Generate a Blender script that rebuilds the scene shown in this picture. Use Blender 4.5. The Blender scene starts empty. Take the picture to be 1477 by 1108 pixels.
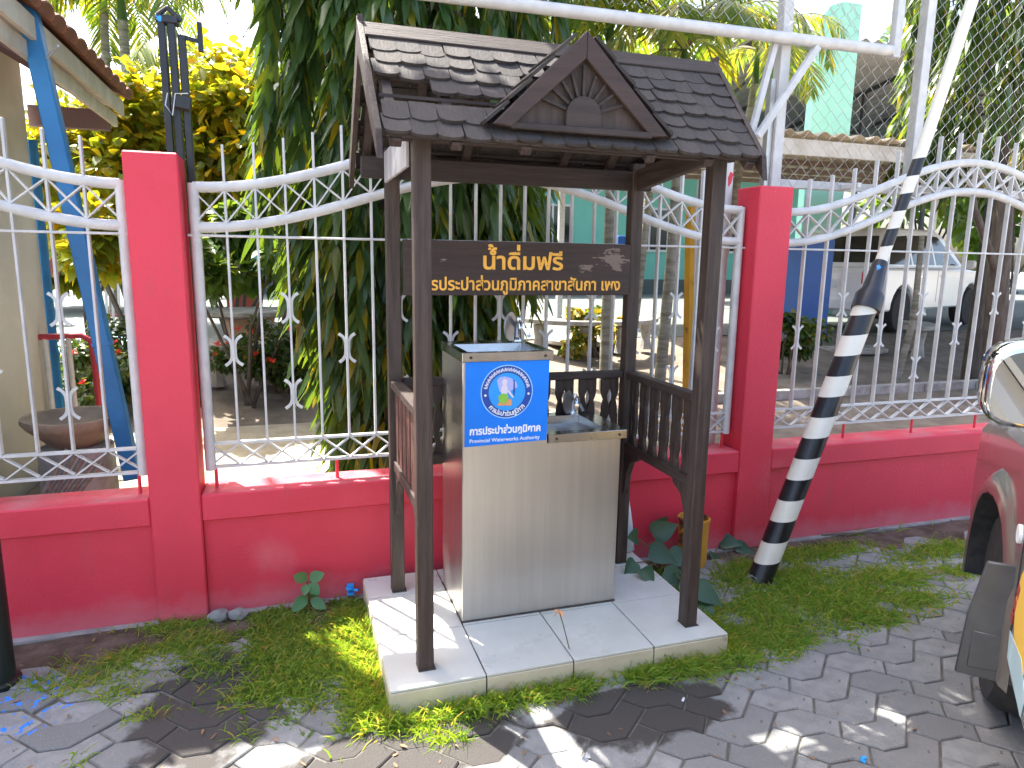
import bpy, bmesh, math, random
import numpy as np
from mathutils import Vector, Matrix
random.seed(7); rng = np.random.default_rng(7)
S = bpy.context.scene; COL = S.collection; PI = math.pi
# ---------------------------------------------------------------- camera
FL, PITCH, YAW, ROLL, CH = 998.45, 0.1773, -0.312, 0.0151, 1.6
_f = Vector((-math.sin(YAW)*math.cos(PITCH), math.cos(YAW)*math.cos(PITCH), -math.sin(PITCH)))
_r0 = Vector((math.cos(YAW), math.sin(YAW), 0)); _u0 = _r0.cross(_f)
_r = math.cos(ROLL)*_r0 + math.sin(ROLL)*_u0; _u = -math.sin(ROLL)*_r0 + math.cos(ROLL)*_u0
cd = bpy.data.cameras.new('camera'); cam = bpy.data.objects.new('camera', cd); COL.objects.link(cam)
cam.matrix_world = Matrix(((_r.x,_u.x,-_f.x,0),(_r.y,_u.y,-_f.y,0),(_r.z,_u.z,-_f.z,CH),(0,0,0,1)))
cd.sensor_width = 36; cd.lens = FL/1477*36; cd.clip_start = .05; cd.clip_end = 800
S.camera = cam
def at(px, py, x=None, y=None, z=None):          # a photograph pixel carried out to a known plane of the place
    d = _f + (px-738.5)/FL*_r - (py-554)/FL*_u
    if x is not None: t = x/d.x
    elif y is not None: t = y/d.y
    else: t = (z-CH)/d.z
    return Vector((d.x*t, d.y*t, CH+d.z*t))
# ---------------------------------------------------------------- light
SUN_EL, SUN_AZ = math.radians(60), math.radians(-30)
SD = Vector((math.sin(SUN_AZ)*math.cos(SUN_EL), math.cos(SUN_AZ)*math.cos(SUN_EL), math.sin(SUN_EL)))   # towards the sun
w = bpy.data.worlds.new('World'); S.world = w; w.use_nodes = True
nt = w.node_tree; bg = nt.nodes['Background']
sky = nt.nodes.new('ShaderNodeTexSky'); sky.sky_type = 'NISHITA'; sky.sun_disc = False
sky.sun_elevation = SUN_EL; sky.sun_rotation = SUN_AZ; sky.air_density = 1.0; sky.dust_density = 5.0; sky.ozone_density = 1.0
nt.links.new(sky.outputs[0], bg.inputs[0]); bg.inputs[1].default_value = .15
sl = bpy.data.lights.new('sun', 'SUN'); sl.energy = 4.5; sl.angle = math.radians(.53); sl.color = (1, .95, .86)
so = bpy.data.objects.new('sun', sl); COL.objects.link(so); so.rotation_euler = SD.to_track_quat('Z', 'Y').to_euler(); so.location = (0,0,30)
S.view_settings.view_transform = 'Standard'; S.view_settings.look = 'None'
S.view_settings.exposure = 2.2; S.view_settings.gamma = 1; S.view_settings.use_curve_mapping = False
S.render.engine = 'CYCLES'; S.cycles.max_bounces = 8; S.cycles.transparent_max_bounces = 8
# ---------------------------------------------------------------- materials
MAT = {}
def mat(name, col, col2=None, rough=.6, metal=0., nscale=6., stretch=(1,1,1), lo=.35, hi=.65, bump=0., bscale=None, bstretch=None,
        coords='Object', spots=None, trans=0., spec=.5, coat=0., rnd=None, detail=6., rough2=None, extra=None, trcol=None):
    m = bpy.data.materials.new(name); m.use_nodes = True; MAT[name] = m
    N = m.node_tree.nodes; L = m.node_tree.links; P = N['Principled BSDF']
    P.inputs['Roughness'].default_value = rough; P.inputs['Metallic'].default_value = metal
    P.inputs['Specular IOR Level'].default_value = spec
    if coat: P.inputs['Coat Weight'].default_value = coat; P.inputs['Coat Roughness'].default_value = .08
    tc = N.new('ShaderNodeTexCoord')
    def vec(st):
        mp = N.new('ShaderNodeMapping'); mp.inputs['Scale'].default_value = st
        L.new(tc.outputs[coords], mp.inputs['Vector']); return mp.outputs[0]
    def noise(sc, st=(1,1,1), det=detail, rgh=.6):
        n = N.new('ShaderNodeTexNoise'); n.inputs['Scale'].default_value = sc; n.inputs['Detail'].default_value = det; n.inputs['Roughness'].default_value = rgh
        L.new(vec(st), n.inputs['Vector']); return n.outputs['Fac']
    def ramp(f, a, b):
        r = N.new('ShaderNodeMapRange'); r.inputs[1].default_value = a; r.inputs[2].default_value = b; r.interpolation_type = 'SMOOTHSTEP'; L.new(f, r.inputs[0]); return r.outputs[0]
    def mix(fac, a, b):
        x = N.new('ShaderNodeMix'); x.data_type = 'RGBA'
        if isinstance(fac, float): x.inputs[0].default_value = fac
        else: L.new(fac, x.inputs[0])
        for i, c in ((6, a), (7, b)):
            if isinstance(c, tuple): x.inputs[i].default_value = (*c, 1)
            else: L.new(c, x.inputs[i])
        return x.outputs[2]
    def mul(a, b):
        q = N.new('ShaderNodeMath'); q.operation = 'MULTIPLY'
        for i, c in ((0, a), (1, b)):
            if isinstance(c, float): q.inputs[i].default_value = c
            else: L.new(c, q.inputs[i])
        return q.outputs[0]
    c = col
    if col2: c = mix(ramp(noise(nscale, stretch), lo, hi), col, col2)
    if rnd:                                       # per-leaf / per-piece colour attribute
        a = N.new('ShaderNodeAttribute'); a.attribute_name = 'rnd'
        c = mix(ramp(a.outputs['Fac'], rnd[1], rnd[2]), c, rnd[0])
        if len(rnd) > 3: c = mix(ramp(a.outputs['Fac'], rnd[4], rnd[5]), c, rnd[3])
    for sp in (spots or []):                      # (colour, noise scale, low, high[, stretch])
        c = mix(ramp(noise(sp[1], sp[4] if len(sp) > 4 else (1,1,1)), sp[2], sp[3]), c, sp[0])
    if extra: c = extra(N, L, P, tc, noise, ramp, mix, mul, c)
    if isinstance(c, tuple): P.inputs['Base Color'].default_value = (*c, 1)
    else: L.new(c, P.inputs['Base Color'])
    if rough2 is not None:
        r = N.new('ShaderNodeMapRange'); r.inputs[1].default_value = .3; r.inputs[2].default_value = .7; r.inputs[3].default_value = rough; r.inputs[4].default_value = rough2
        L.new(noise(nscale*1.7, stretch), r.inputs[0]); L.new(r.outputs[0], P.inputs['Roughness'])
    if bump:
        b = N.new('ShaderNodeBump'); b.inputs['Strength'].default_value = min(1, bump); b.inputs['Distance'].default_value = .004*max(1, bump)
        L.new(noise(bscale or nscale*4, bstretch or stretch), b.inputs['Height']); L.new(b.outputs[0], P.inputs['Normal'])
    if trans:
        t = N.new('ShaderNodeBsdfTranslucent'); ms = N.new('ShaderNodeMixShader'); ms.inputs[0].default_value = trans
        if trcol: t.inputs[0].default_value = (*trcol, 1)
        elif isinstance(c, tuple): t.inputs[0].default_value = (*c, 1)
        else:
            g = N.new('ShaderNodeMix'); g.data_type = 'RGBA'; g.blend_type = 'MULTIPLY'; g.inputs[0].default_value = 1
            L.new(c, g.inputs[6]); g.inputs[7].default_value = (2.6, 2.0, .6, 1); L.new(g.outputs[2], t.inputs[0])
        L.new(P.outputs[0], ms.inputs[1]); L.new(t.outputs[0], ms.inputs[2]); L.new(ms.outputs[0], N['Material Output'].inputs[0])
    return m
def posmask(N, L, cx, cy, rx, ry, vert=False):               # 0..1 falloff round a spot of the place
    g = N.new('ShaderNodeNewGeometry'); s = N.new('ShaderNodeVectorMath'); s.operation = 'SUBTRACT'; s.inputs[1].default_value = (cx, 0, cy) if vert else (cx, cy, 0)
    L.new(g.outputs['Position'], s.inputs[0]); d = N.new('ShaderNodeVectorMath'); d.operation = 'MULTIPLY'; d.inputs[1].default_value = (1/rx, 0, 1/ry) if vert else (1/rx, 1/ry, 0)
    L.new(s.outputs[0], d.inputs[0]); l = N.new('ShaderNodeVectorMath'); l.operation = 'LENGTH'; L.new(d.outputs[0], l.inputs[0])
    q = N.new('ShaderNodeMath'); q.operation = 'SUBTRACT'; q.inputs[0].default_value = 1; L.new(l.outputs['Value'], q.inputs[1]); return q.outputs[0]
def add(N, L, a, b, k=1.):
    m = N.new('ShaderNodeMath'); m.operation = 'MULTIPLY_ADD'; L.new(b, m.inputs[0]); m.inputs[1].default_value = k; L.new(a, m.inputs[2]); return m.outputs[0]
def heightdirt(z0, z1, colr, k=.8):              # splash dirt that clings to the foot of a wall
    def f(N, L, P, tc, noise, ramp, mix, mul, c):
        g = N.new('ShaderNodeNewGeometry'); s = N.new('ShaderNodeSeparateXYZ'); L.new(g.outputs['Position'], s.inputs[0])
        h = add(N, L, s.outputs[2], noise(9., (1,1,1)), -.16)
        r = N.new('ShaderNodeMapRange'); r.inputs[1].default_value = z0; r.inputs[2].default_value = z1; r.inputs[3].default_value = k; r.inputs[4].default_value = 0; L.new(h, r.inputs[0])
        return mix(r.outputs[0], c, colr)
    return f
PINK = (.69, .037, .072)
mat('pink_paint', PINK, (.63, .033, .062), rough=.55, nscale=2.2, bump=.55, bscale=95, detail=4, spots=[((.70,.15,.18), 1.6, .58, .85), ((.56,.05,.07), 3.1, .60, .75, (2,2,.5)), ((.50,.025,.05), 26, .72, .80), ((.80,.42,.46), 55, .755, .79)], extra=heightdirt(-.05, .05, (.62,.15,.18), .7), coords='Object')
mat('pink_ledge', (.72,.055,.09), (.66,.16,.18), rough=.6, nscale=5, bump=.5, bscale=60, spots=[((.42,.25,.24), 7, .60, .75), ((.75,.6,.6), 40, .72, .78)])
mat('white_paint', (.62,.61,.595), (.52,.51,.50), rough=.42, nscale=9, spots=[((.42,.36,.30), 22, .68, .78), ((.30,.12,.06), 31, .74, .80)], bump=.12, bscale=40)
mat('wood_z', (.034,.020,.014), (.062,.040,.031), rough=.62, nscale=5, stretch=(9,9,.7), bump=.8, bscale=16, spots=[((.018,.013,.012), 3, .60, .72, (8,8,.9)), ((.15,.11,.095), 8, .66, .80, (6,6,.7))])
mat('wood_x', (.026,.016,.012), (.044,.029,.023), rough=.65, nscale=5, stretch=(.7,9,9), bump=.8, bscale=16, spots=[((.018,.013,.012), 3, .60, .72, (.9,8,8))])
mat('wood_y', (.032,.018,.014), (.054,.035,.028), rough=.62, nscale=5, stretch=(9,.7,9), bump=.8, bscale=16)
mat('wood_red', (.12,.045,.032), (.075,.035,.027), rough=.6, nscale=5, stretch=(9,9,.7), bump=.7, bscale=16)
def chips(N, L, P, tc, noise, ramp, mix, mul, c):       # flaked patches on the name board
    for cx, cz, rx, rz, k in ((1.425, 1.612, .10, .045, .50), (1.30, 1.575, .10, .03, .56), (.64, 1.60, .05, .05, .66), (1.44, 1.575, .05, .03, .52)):
        c = mix(ramp(add(N, L, mul(posmask(N, L, cx, cz, rx, rz, True), .35), noise(22., (.6,1,1.6))), k+.12, k+.15), c, (.19,.14,.115))
    return c
mat('board_wood', (.034,.018,.013), (.050,.028,.022), rough=.6, nscale=4, stretch=(.6,8,8), bump=.8, bscale=14, spots=[((.02,.014,.012), 3, .62, .74, (.7,8,8))], extra=chips)
mat('shingle', (.029,.023,.020), (.050,.040,.035), rough=.8, nscale=7, stretch=(3,1,1), bump=.9, bscale=30, rnd=((.032,.026,.024), .0, 1.), spots=[((.17,.145,.12), 13, .62, .78), ((.012,.010,.009), 9, .62, .70), ((.70,.70,.68), 31, .745, .765)], coords='Object')
mat('skylit_wood', (.50,.50,.50), (.33,.31,.30), rough=.6, nscale=4, stretch=(3,3,.6), bump=.4)  # weathered wood with pale sky light put into its colour
mat('sign_yellow', (.96,.50,.07), (.88,.42,.05), rough=.5, nscale=20)
mat('tile_white', (.60,.605,.555), (.53,.53,.475), rough=.22, nscale=3, rough2=.45, spots=[((.42,.37,.29), 5, .64, .80), ((.16,.12,.09), 22, .70, .76)])
mat('tile_side', (.64,.575,.43), (.55,.48,.35), rough=.3, nscale=5, spots=[((.20,.17,.12), 8, .62, .78)])
mat('grout', (.10,.085,.07), (.045,.04,.035), rough=.9, nscale=20)
mat('steel', (.60,.58,.545), (.56,.54,.51), rough=.34, metal=1, nscale=4, stretch=(9,9,.25), rough2=.40, bump=.05, bscale=60, bstretch=(10,10,.15), spots=[((.50,.46,.40), 3.2, .60, .95, (3,3,.7)), ((.30,.22,.15), 14, .75, .82)])
mat('steel_smooth', (.46,.46,.455), (.38,.38,.375), rough=.16, metal=1, nscale=8, rough2=.28, spots=[((.35,.32,.28), 9, .68, .8)])
mat('chrome', (.75,.75,.75), rough=.07, metal=1)
mat('tap_grey', (.30,.29,.28), rough=.32, metal=.8)
mat('rust', (.14,.06,.03), (.05,.03,.02), rough=.9, nscale=30)
mat('sticker_blue', (.004,.20,.80), (.006,.22,.84), rough=.4, nscale=3, spec=.35)
mat('sticker_navy', (.010,.065,.36), rough=.4); mat('sticker_sky', (.02,.33,.86), rough=.4)
mat('sticker_white', (.86,.88,.90), rough=.45); mat('sticker_ice', (.38,.66,.92), rough=.45)
mat('lilac', (.42,.46,.80), rough=.5); mat('leaf_print', (.25,.55,.06), rough=.5); mat('orange_print', (.72,.34,.14), rough=.5); mat('skin_print', (.74,.66,.74), rough=.5)
def paver_extra(N, L, P, tc, noise, ramp, mix, mul, c):
    for cx, cy, rx, ry in ((1.15,2.0,.42,.22), (-.32,2.47,.34,.42), (.35,2.05,.5,.2)):
        wet = ramp(add(N, L, posmask(N, L, cx, cy, rx, ry), noise(4.), 1.1), .72, .86); c = mix(wet, c, (.050,.044,.040))
    blue = ramp(mul(ramp(posmask(N, L, -1.05, 2.72, .42, .42), 0., .35), noise(21., (1,1,1), 3.)), .575, .60)
    return mix(blue, c, (.03,.20,.72))
mat('joint_sand', (.085,.078,.066), (.14,.13,.115), rough=1, nscale=25)
mat('paver', (.205,.207,.205), (.27,.268,.262), rough=.85, nscale=14, bump=1., bscale=120, coords='Object', rnd=((.165,.166,.164), .3, 1.), spots=[((.085,.085,.088), 6, .62, .72), ((.06,.06,.06), 17, .66, .72), ((.29,.29,.285), 150, .60, .70), ((.07,.07,.07), 190, .62, .70)], extra=paver_extra)
mat('concrete_ground', (.34,.32,.285), (.27,.255,.23), rough=.9, nscale=3, bump=.6, bscale=50)
mat('soil', (.060,.038,.026), (.13,.092,.068), rough=1, nscale=7, bump=1.6, bscale=35, spots=[((.20,.16,.13), 25, .62, .72)])
mat('garden_soil', (.13,.105,.08), (.20,.165,.125), rough=1, nscale=4, bump=1.5, bscale=20)
mat('walkway', (.40,.345,.24), (.31,.27,.19), rough=.9, nscale=8, bump=.6, bscale=50)
mat('road', (.105,.122,.112), (.085,.10,.092), rough=.85, nscale=1.2, bump=.4, bscale=60)
mat('concrete', (.40,.385,.35), (.24,.23,.205), rough=.9, nscale=6, bump=.9, bscale=40, spots=[((.12,.12,.10), 5, .62, .75)])
mat('grass', (.14,.275,.05), rough=.5, trans=.45, spec=.3, rnd=((.27,.37,.10), .35, .8, (.36,.29,.12), .90, .97))
mat('weed_leaf', (.10,.20,.04), rough=.4, trans=.35, rnd=((.14,.22,.04), .2, .9))
mat('young_leaf', (.06,.19,.06), (.085,.22,.07), rough=.35, trans=.3, nscale=9)
mat('vine_leaf', (.040,.105,.055), (.055,.125,.065), rough=.3, trans=.3, nscale=9)
mat('ashoka_leaf', (.052,.112,.032), rough=.27, trans=.40, spec=.55, rnd=((.085,.145,.028), .4, .95, (.24,.22,.018), .90, .96))
mat('canopy_leaf', (.05,.10,.025), rough=.45, trans=.3, rnd=((.09,.14,.03), .3, .9))
mat('bush_leaf', (.13,.19,.022), rough=.35, trans=.6, rnd=((.25,.25,.022), .3, .8, (.34,.25,.015), .86, .95))
mat('green_leaf', (.065,.14,.034), rough=.35, trans=.45, rnd=((.09,.15,.03), .3, .9))
mat('hedge_leaf', (.040,.085,.020), rough=.35, trans=.35, rnd=((.075,.12,.025), .3, .85, (.17,.15,.015), .92, .97))
mat('croton_leaf', (.30,.24,.03), rough=.35, trans=.35, rnd=((.08,.14,.02), .4, .7))
mat('palm_leaf', (.07,.14,.028), rough=.33, trans=.45, rnd=((.17,.21,.028), .35, .85, (.36,.31,.03), .93, .98))
mat('bark', (.060,.048,.038), (.10,.085,.07), rough=.95, nscale=5, stretch=(4,4,1), bump=1.5, bscale=14)
mat('palm_bark', (.23,.225,.185), (.12,.115,.085), rough=.9, nscale=3, stretch=(1,1,7), bump=1, bscale=8, spots=[((.36,.36,.32), 6, .6, .7)])
mat('stem', (.10,.12,.04), (.16,.09,.05), rough=.7, nscale=12)
mat('red_flower', (.78,.07,.045), rough=.5, trans=.3)
mat('pole_white', (.76,.72,.62), (.72,.68,.58), rough=.35, nscale=6, spots=[((.35,.30,.22), 16, .70, .78)])
mat('black_gloss', (.010,.010,.012), (.018,.018,.02), rough=.3, nscale=8, spots=[((.45,.43,.40), 24, .72, .75)])
mat('black_paint', (.010,.014,.013), (.016,.022,.020), rough=.42, nscale=10, spots=[((.04,.12,.09), 30, .74, .77)])
mat('joint_wrap', (.013,.014,.022), (.02,.022,.03), rough=.4, nscale=8, spots=[((.03,.32,.72), 11, .635, .66)])
mat('blue_post', (.016,.15,.36), (.022,.20,.46), rough=.45, nscale=3, spots=[((.01,.07,.20), 10, .62, .74)], bump=.25, bscale=30)
mat('cream_wall', (.52,.49,.40), (.46,.435,.36), rough=.85, nscale=1.6, bump=.3, bscale=60, spots=[((.24,.23,.19), 2.2, .64, .80)])
mat('grey_wall', (.62,.60,.55), (.55,.535,.49), rough=.85, nscale=2, bump=.3, bscale=60, extra=heightdirt(.35,1.0,(.20,.195,.175),.7))
mat('fascia', (.62,.59,.51), (.50,.46,.38), rough=.7, nscale=5, spots=[((.10,.07,.05), 12, .70, .76)])
mat('soffit', (.46,.36,.31), rough=.8); mat('eave_beam', (.20,.13,.13), rough=.7)
mat('clay_tile', (.30,.12,.07), (.17,.075,.05), rough=.85, nscale=9, bump=.6)
mat('terracotta', (.42,.27,.17), (.32,.20,.13), rough=.85, nscale=6, bump=.6, bscale=40)
mat('mossy_clay', (.36,.27,.19), (.22,.18,.13), rough=.95, nscale=6, bump=1, bscale=25)
mat('plank_wood', (.26,.20,.15), (.16,.125,.10), rough=.9, nscale=5, stretch=(1,8,8), bump=.8)
mat('red_rail', (.42,.030,.045), rough=.4); mat('red_brick', (.34,.07,.05), (.26,.06,.045), rough=.8, nscale=5)
mat('blue_slab', (.36,.56,.70), (.42,.62,.74), rough=.5, nscale=3); mat('slab_side', (.07,.05,.04), rough=.9)
mat('mint', (.15,.44,.34), (.17,.47,.365), rough=.75, nscale=1.2, bump=.1)
mat('mint_pale', (.24,.52,.42), (.27,.55,.455), rough=.7, nscale=2)
mat('roof_metal', (.17,.165,.16), (.22,.215,.21), rough=.55, nscale=2, metal=.2); mat('roof_cream', (.50,.43,.30), (.42,.355,.245), rough=.6, nscale=1.5)
mat('dark_frame', (.03,.03,.032), rough=.6)
mat('galv', (.60,.60,.58), (.50,.50,.48), rough=.35, metal=.5, nscale=20)
mat('yellow_paint', (.66,.34,.025), (.56,.28,.02), rough=.5, nscale=6, spots=[((.20,.09,.03), 12, .62, .68)])
mat('drum_yellow', (.60,.30,.035), (.50,.24,.03), rough=.55, nscale=5, spots=[((.13,.055,.03), 9, .56, .62), ((.55,.45,.30), 15, .68, .74)])
mat('blue_box', (.010,.085,.34), (.014,.10,.38), rough=.5, nscale=4)
mat('car_bronze', (.22,.19,.16), (.24,.207,.175), rough=.36, metal=.5, coat=1., nscale=3)
mat('car_white', (.84,.84,.83), rough=.28, coat=.8, spec=.5)
mat('car_glass', (.015,.018,.02), rough=.06, spec=.8); mat('rubber', (.018,.018,.018), (.035,.032,.03), rough=.85, nscale=20, bump=.4)
mat('flap_grey', (.040,.042,.047), (.055,.057,.062), rough=.38, nscale=9, spots=[((.25,.23,.2), 15, .68, .8)])
mat('tail_red', (.50,.010,.015), rough=.15, coat=.6); mat('mirror_glass', (.36,.40,.44), rough=.02, metal=1)
mat('decal_yellow', (.86,.52,.08), rough=.4); mat('decal_sky', (.42,.56,.60), rough=.4); mat('decal_red', (.35,.04,.04), rough=.4)
mat('stone', (.34,.33,.32), (.22,.215,.21), rough=.95, nscale=8, bump=1.4, bscale=25)
mat('blue_scrap', (.02,.30,.72), rough=.5); mat('foil', (.7,.7,.72), rough=.2, metal=1); mat('paper', (.72,.74,.76), rough=.7)
mat('dry_leaf', (.26,.15,.07), (.16,.09,.05), rough=.8, nscale=20)
mat('tyre_wall', (.03,.03,.03), rough=.8); mat('wheel_rim', (.45,.45,.46), rough=.3, metal=.9)
# ---------------------------------------------------------------- mesh helpers
class MB:
    def __init__(s): s.v = []; s.f = []; s.m = []; s.ms = []
    def _mi(s, mt):
        if mt not in s.ms: s.ms.append(mt)
        return s.ms.index(mt)
    def addf(s, vs, fs, mt=None):
        o = len(s.v); s.v += [tuple(v) for v in vs]; i = s._mi(mt)
        for f in fs: s.f.append(tuple(k+o for k in f)); s.m.append(i)
        return s
    def box(s, c, d, R=None, mt=None):
        c = Vector(c); h = [q/2 for q in d]
        vs = [Vector((x*h[0], y*h[1], z*h[2])) for z in (-1,1) for y in (-1,1) for x in (-1,1)]
        if R is not None: vs = [R @ v for v in vs]
        return s.addf([c+v for v in vs], [(0,2,3,1),(4,5,7,6),(0,1,5,4),(2,6,7,3),(0,4,6,2),(1,3,7,5)], mt)
    def bar(s, a, b, wd, ht, up=(0,0,1), mt=None):
        a = Vector(a); b = Vector(b); z = (b-a); l = z.length; z.normalize(); up = Vector(up)
        if abs(z.dot(up)) > .98: up = Vector((0,1,0))
        x = z.cross(up).normalized(); y = x.cross(z)
        return s.box((a+b)/2, (wd, ht, l), Matrix((x, y, z)).transposed(), mt)
    def tube(s, pts, r, n=10, mt=None, cap=True):
        pts = [Vector(p) for p in pts]; rs = r if isinstance(r, (list, tuple)) else [r]*len(pts); rings = []; px = None
        for i, p in enumerate(pts):
            t = (pts[min(i+1, len(pts)-1)]-pts[max(i-1, 0)]).normalized()
            if px is None: px = t.orthogonal().normalized()
            px = (px - t*px.dot(t)).normalized(); py = t.cross(px)
            rings.append([p+(px*math.cos(2*PI*k/n)+py*math.sin(2*PI*k/n))*rs[i] for k in range(n)])
        vs = [v for q in rings for v in q]; fs = []
        for i in range(len(pts)-1):
            for k in range(n): fs.append((i*n+k, i*n+(k+1) % n, (i+1)*n+(k+1) % n, (i+1)*n+k))
        if cap: fs += [tuple(range(n-1, -1, -1)), tuple((len(pts)-1)*n+k for k in range(n))]
        return s.addf(vs, fs, mt)
    def lathe(s, prof, c=(0,0,0), n=24, mt=None, wob=0.):
        c = Vector(c); vs = []; fs = []
        for r, z in prof:
            for k in range(n):
                a = 2*PI*k/n; q = r*(1+wob*math.sin(3*a+z*9)+wob*.6*math.sin(7*a+1)); vs.append(c+Vector((q*math.cos(a), q*math.sin(a), z)))
        for i in range(len(prof)-1):
            for k in range(n): fs.append((i*n+k, i*n+(k+1) % n, (i+1)*n+(k+1) % n, (i+1)*n+k))
        if prof[0][0] > 1e-4: fs.append(tuple(range(n-1, -1, -1)))
        if prof[-1][0] > 1e-4: fs.append(tuple((len(prof)-1)*n+k for k in range(n)))
        return s.addf(vs, fs, mt)
    def prism(s, poly, fn, a, b, mt=None):        # polygon in (u,v) mapped by fn(u,v,depth), solid between depths a and b
        n = len(poly); vs = [fn(u, v, a) for u, v in poly]+[fn(u, v, b) for u, v in poly]
        fs = [tuple(range(n-1, -1, -1)), tuple(range(n, 2*n))]+[(i, (i+1) % n, n+(i+1) % n, n+i) for i in range(n)]
        return s.addf(vs, fs, mt)
    def mesh(s, name, mts=None, smooth=None, bevel=0., tri=False):
        me = bpy.data.meshes.new(name); me.from_pydata(s.v, [], s.f)
        ms = [mts] if isinstance(mts, str) else (mts or s.ms)
        for x in ms: me.materials.append(MAT[x])
        if not isinstance(mts, str): me.polygons.foreach_set('material_index', s.m)
        bm = bmesh.new(); bm.from_mesh(me)
        bmesh.ops.recalc_face_normals(bm, faces=bm.faces)
        if bevel: bmesh.ops.bevel(bm, geom=[e for e in bm.edges if len(e.link_faces) == 2 and e.calc_face_angle(0) > .5], offset=bevel, segments=1, affect='EDGES', clamp_overlap=True)
        bm.to_mesh(me); bm.free()
        if smooth:
            me.polygons.foreach_set('use_smooth', [True]*len(me.polygons)); me.set_sharp_from_angle(angle=math.radians(smooth))
        return me
def tag(o, label=None, cat=None, group=None, kind=None):
    for k, v in (('label', label), ('category', cat), ('group', group), ('kind', kind)):
        if v: o[k] = v
    return o
def thing(name, loc, label, cat, group=None, rz=0.):
    o = bpy.data.objects.new(name, None); COL.objects.link(o); o.location = loc; o.rotation_euler = (0,0,rz); o.empty_display_size = .1
    return tag(o, label, cat, group)
def wm(o): return Matrix.LocRotScale(o.location, o.rotation_euler, o.scale)
def obj(name, me, parent=None, M=None, world=True):
    """world=True: the mesh (and M) are in world coordinates although it has a parent"""
    o = bpy.data.objects.new(name, me); COL.objects.link(o)
    if M is not None: o.matrix_basis = M
    if parent is not None:
        o.parent = parent
        if world:
            q = parent; T = Matrix()
            while q is not None: T = (wm(q) if q.parent is None else q.matrix_parent_inverse @ q.matrix_basis) @ T; q = q.parent
            o.matrix_parent_inverse = T.inverted()
    return o
def struct(name, me): return tag(obj(name, me), kind='structure')
T = Matrix.Translation
def RZ(a): return Matrix.Rotation(a, 4, 'Z')
def setrnd(me, vals=None):
    a = me.attributes.new('rnd', 'FLOAT', 'POINT')
    a.data.foreach_set('value', np.full(len(me.vertices), random.random()) if vals is None else vals)
def leaves(name, m, P, D, U, ln, wd, prof, droop=0., wave=0., fold=0.):
    """many leaves in one mesh: P base, D along, U leaf normal; prof = [(t, half width)], one leaf-sized strip each"""
    P = np.asarray(P, float); D = np.asarray(D, float); U = np.asarray(U, float); n = len(P)
    D /= np.linalg.norm(D, axis=1)[:, None]+1e-9
    Sd = np.cross(D, U); Sd /= np.linalg.norm(Sd, axis=1)[:, None]+1e-9; U = np.cross(Sd, D)
    ln = np.broadcast_to(ln, n)[:, None]; wd = np.broadcast_to(wd, n)[:, None]; dr = np.broadcast_to(droop, n)[:, None]
    rows = []; ph = rng.uniform(0, 6.28, n)[:, None]
    for t, h in prof:
        c = P+D*ln*t+np.array([0,0,-1.])*ln*dr*t*t
        wv = U*(wave*ln*np.sin(t*14+ph))
        if fold:
            rows += [c-Sd*wd*h+U*wd*h*fold+wv, c, c+Sd*wd*h+U*wd*h*fold-wv]
        else: rows += [c-Sd*wd*h+wv, c+Sd*wd*h-wv]
    per = 3 if fold else 2; k = len(prof); V = np.stack(rows, 1).reshape(-1, 3)
    fq = []
    for i in range(k-1):
        for j in range(per-1): fq.append([i*per+j, i*per+j+1, (i+1)*per+j+1, (i+1)*per+j])
    F = (np.array(fq)[None]+(np.arange(n)*k*per)[:, None, None]).reshape(-1, 4)
    me = bpy.data.meshes.new(name); me.vertices.add(len(V)); me.vertices.foreach_set('co', V.ravel())
    me.loops.add(F.size); me.loops.foreach_set('vertex_index', F.ravel().astype(np.int32))
    me.polygons.add(len(F)); me.polygons.foreach_set('loop_start', np.arange(len(F), dtype=np.int32)*4)
    me.update(calc_edges=True); me.materials.append(MAT[m])
    me.polygons.foreach_set('use_smooth', [True]*len(F))
    setrnd(me, np.repeat(rng.random(n), k*per)); return me
def rdir(n, zlo=-1., zhi=1.):
    a = rng.uniform(0, 2*PI, n); z = rng.uniform(zlo, zhi, n); r = np.sqrt(np.maximum(0, 1-z*z)); return np.stack([r*np.cos(a), r*np.sin(a), z], 1)
_adv = {}
def text_mesh(s, size, mt, ext=.002, bold=.0):
    c = bpy.data.curves.new('t', 'FONT'); c.body = s; c.size = size; c.extrude = ext; c.offset = bold*size; c.resolution_u = 3
    o = bpy.data.objects.new('t', c); COL.objects.link(o); dg = bpy.context.evaluated_depsgraph_get()
    me = bpy.data.meshes.new_from_object(o.evaluated_get(dg)); bpy.data.objects.remove(o); bpy.data.curves.remove(c)
    me.materials.clear(); me.materials.append(MAT[mt]); return me
def adv(s):
    if s not in _adv:
        m = text_mesh(s+'น', 1, 'paper', 0); m0 = text_mesh('น', 1, 'paper', 0)
        _adv[s] = max(v.co.x for v in m.vertices)-max(v.co.x for v in m0.vertices)
    return _adv[s]
def join_mesh(name, parts):                      # [(mesh, dx, dy)] glued into one mesh
    b = bmesh.new()
    for me, dx, dy in parts:
        me.transform(Matrix.Translation((dx, dy, 0))); b.from_mesh(me)
    out = bpy.data.meshes.new(name); b.to_mesh(out); b.free(); out.materials.append(parts[0][0].materials[0]); return out
FACE = Matrix(((1,0,0,0),(0,0,-1,0),(0,1,0,0),(0,0,0,1)))     # text plane XY -> upright, facing -Y
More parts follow.
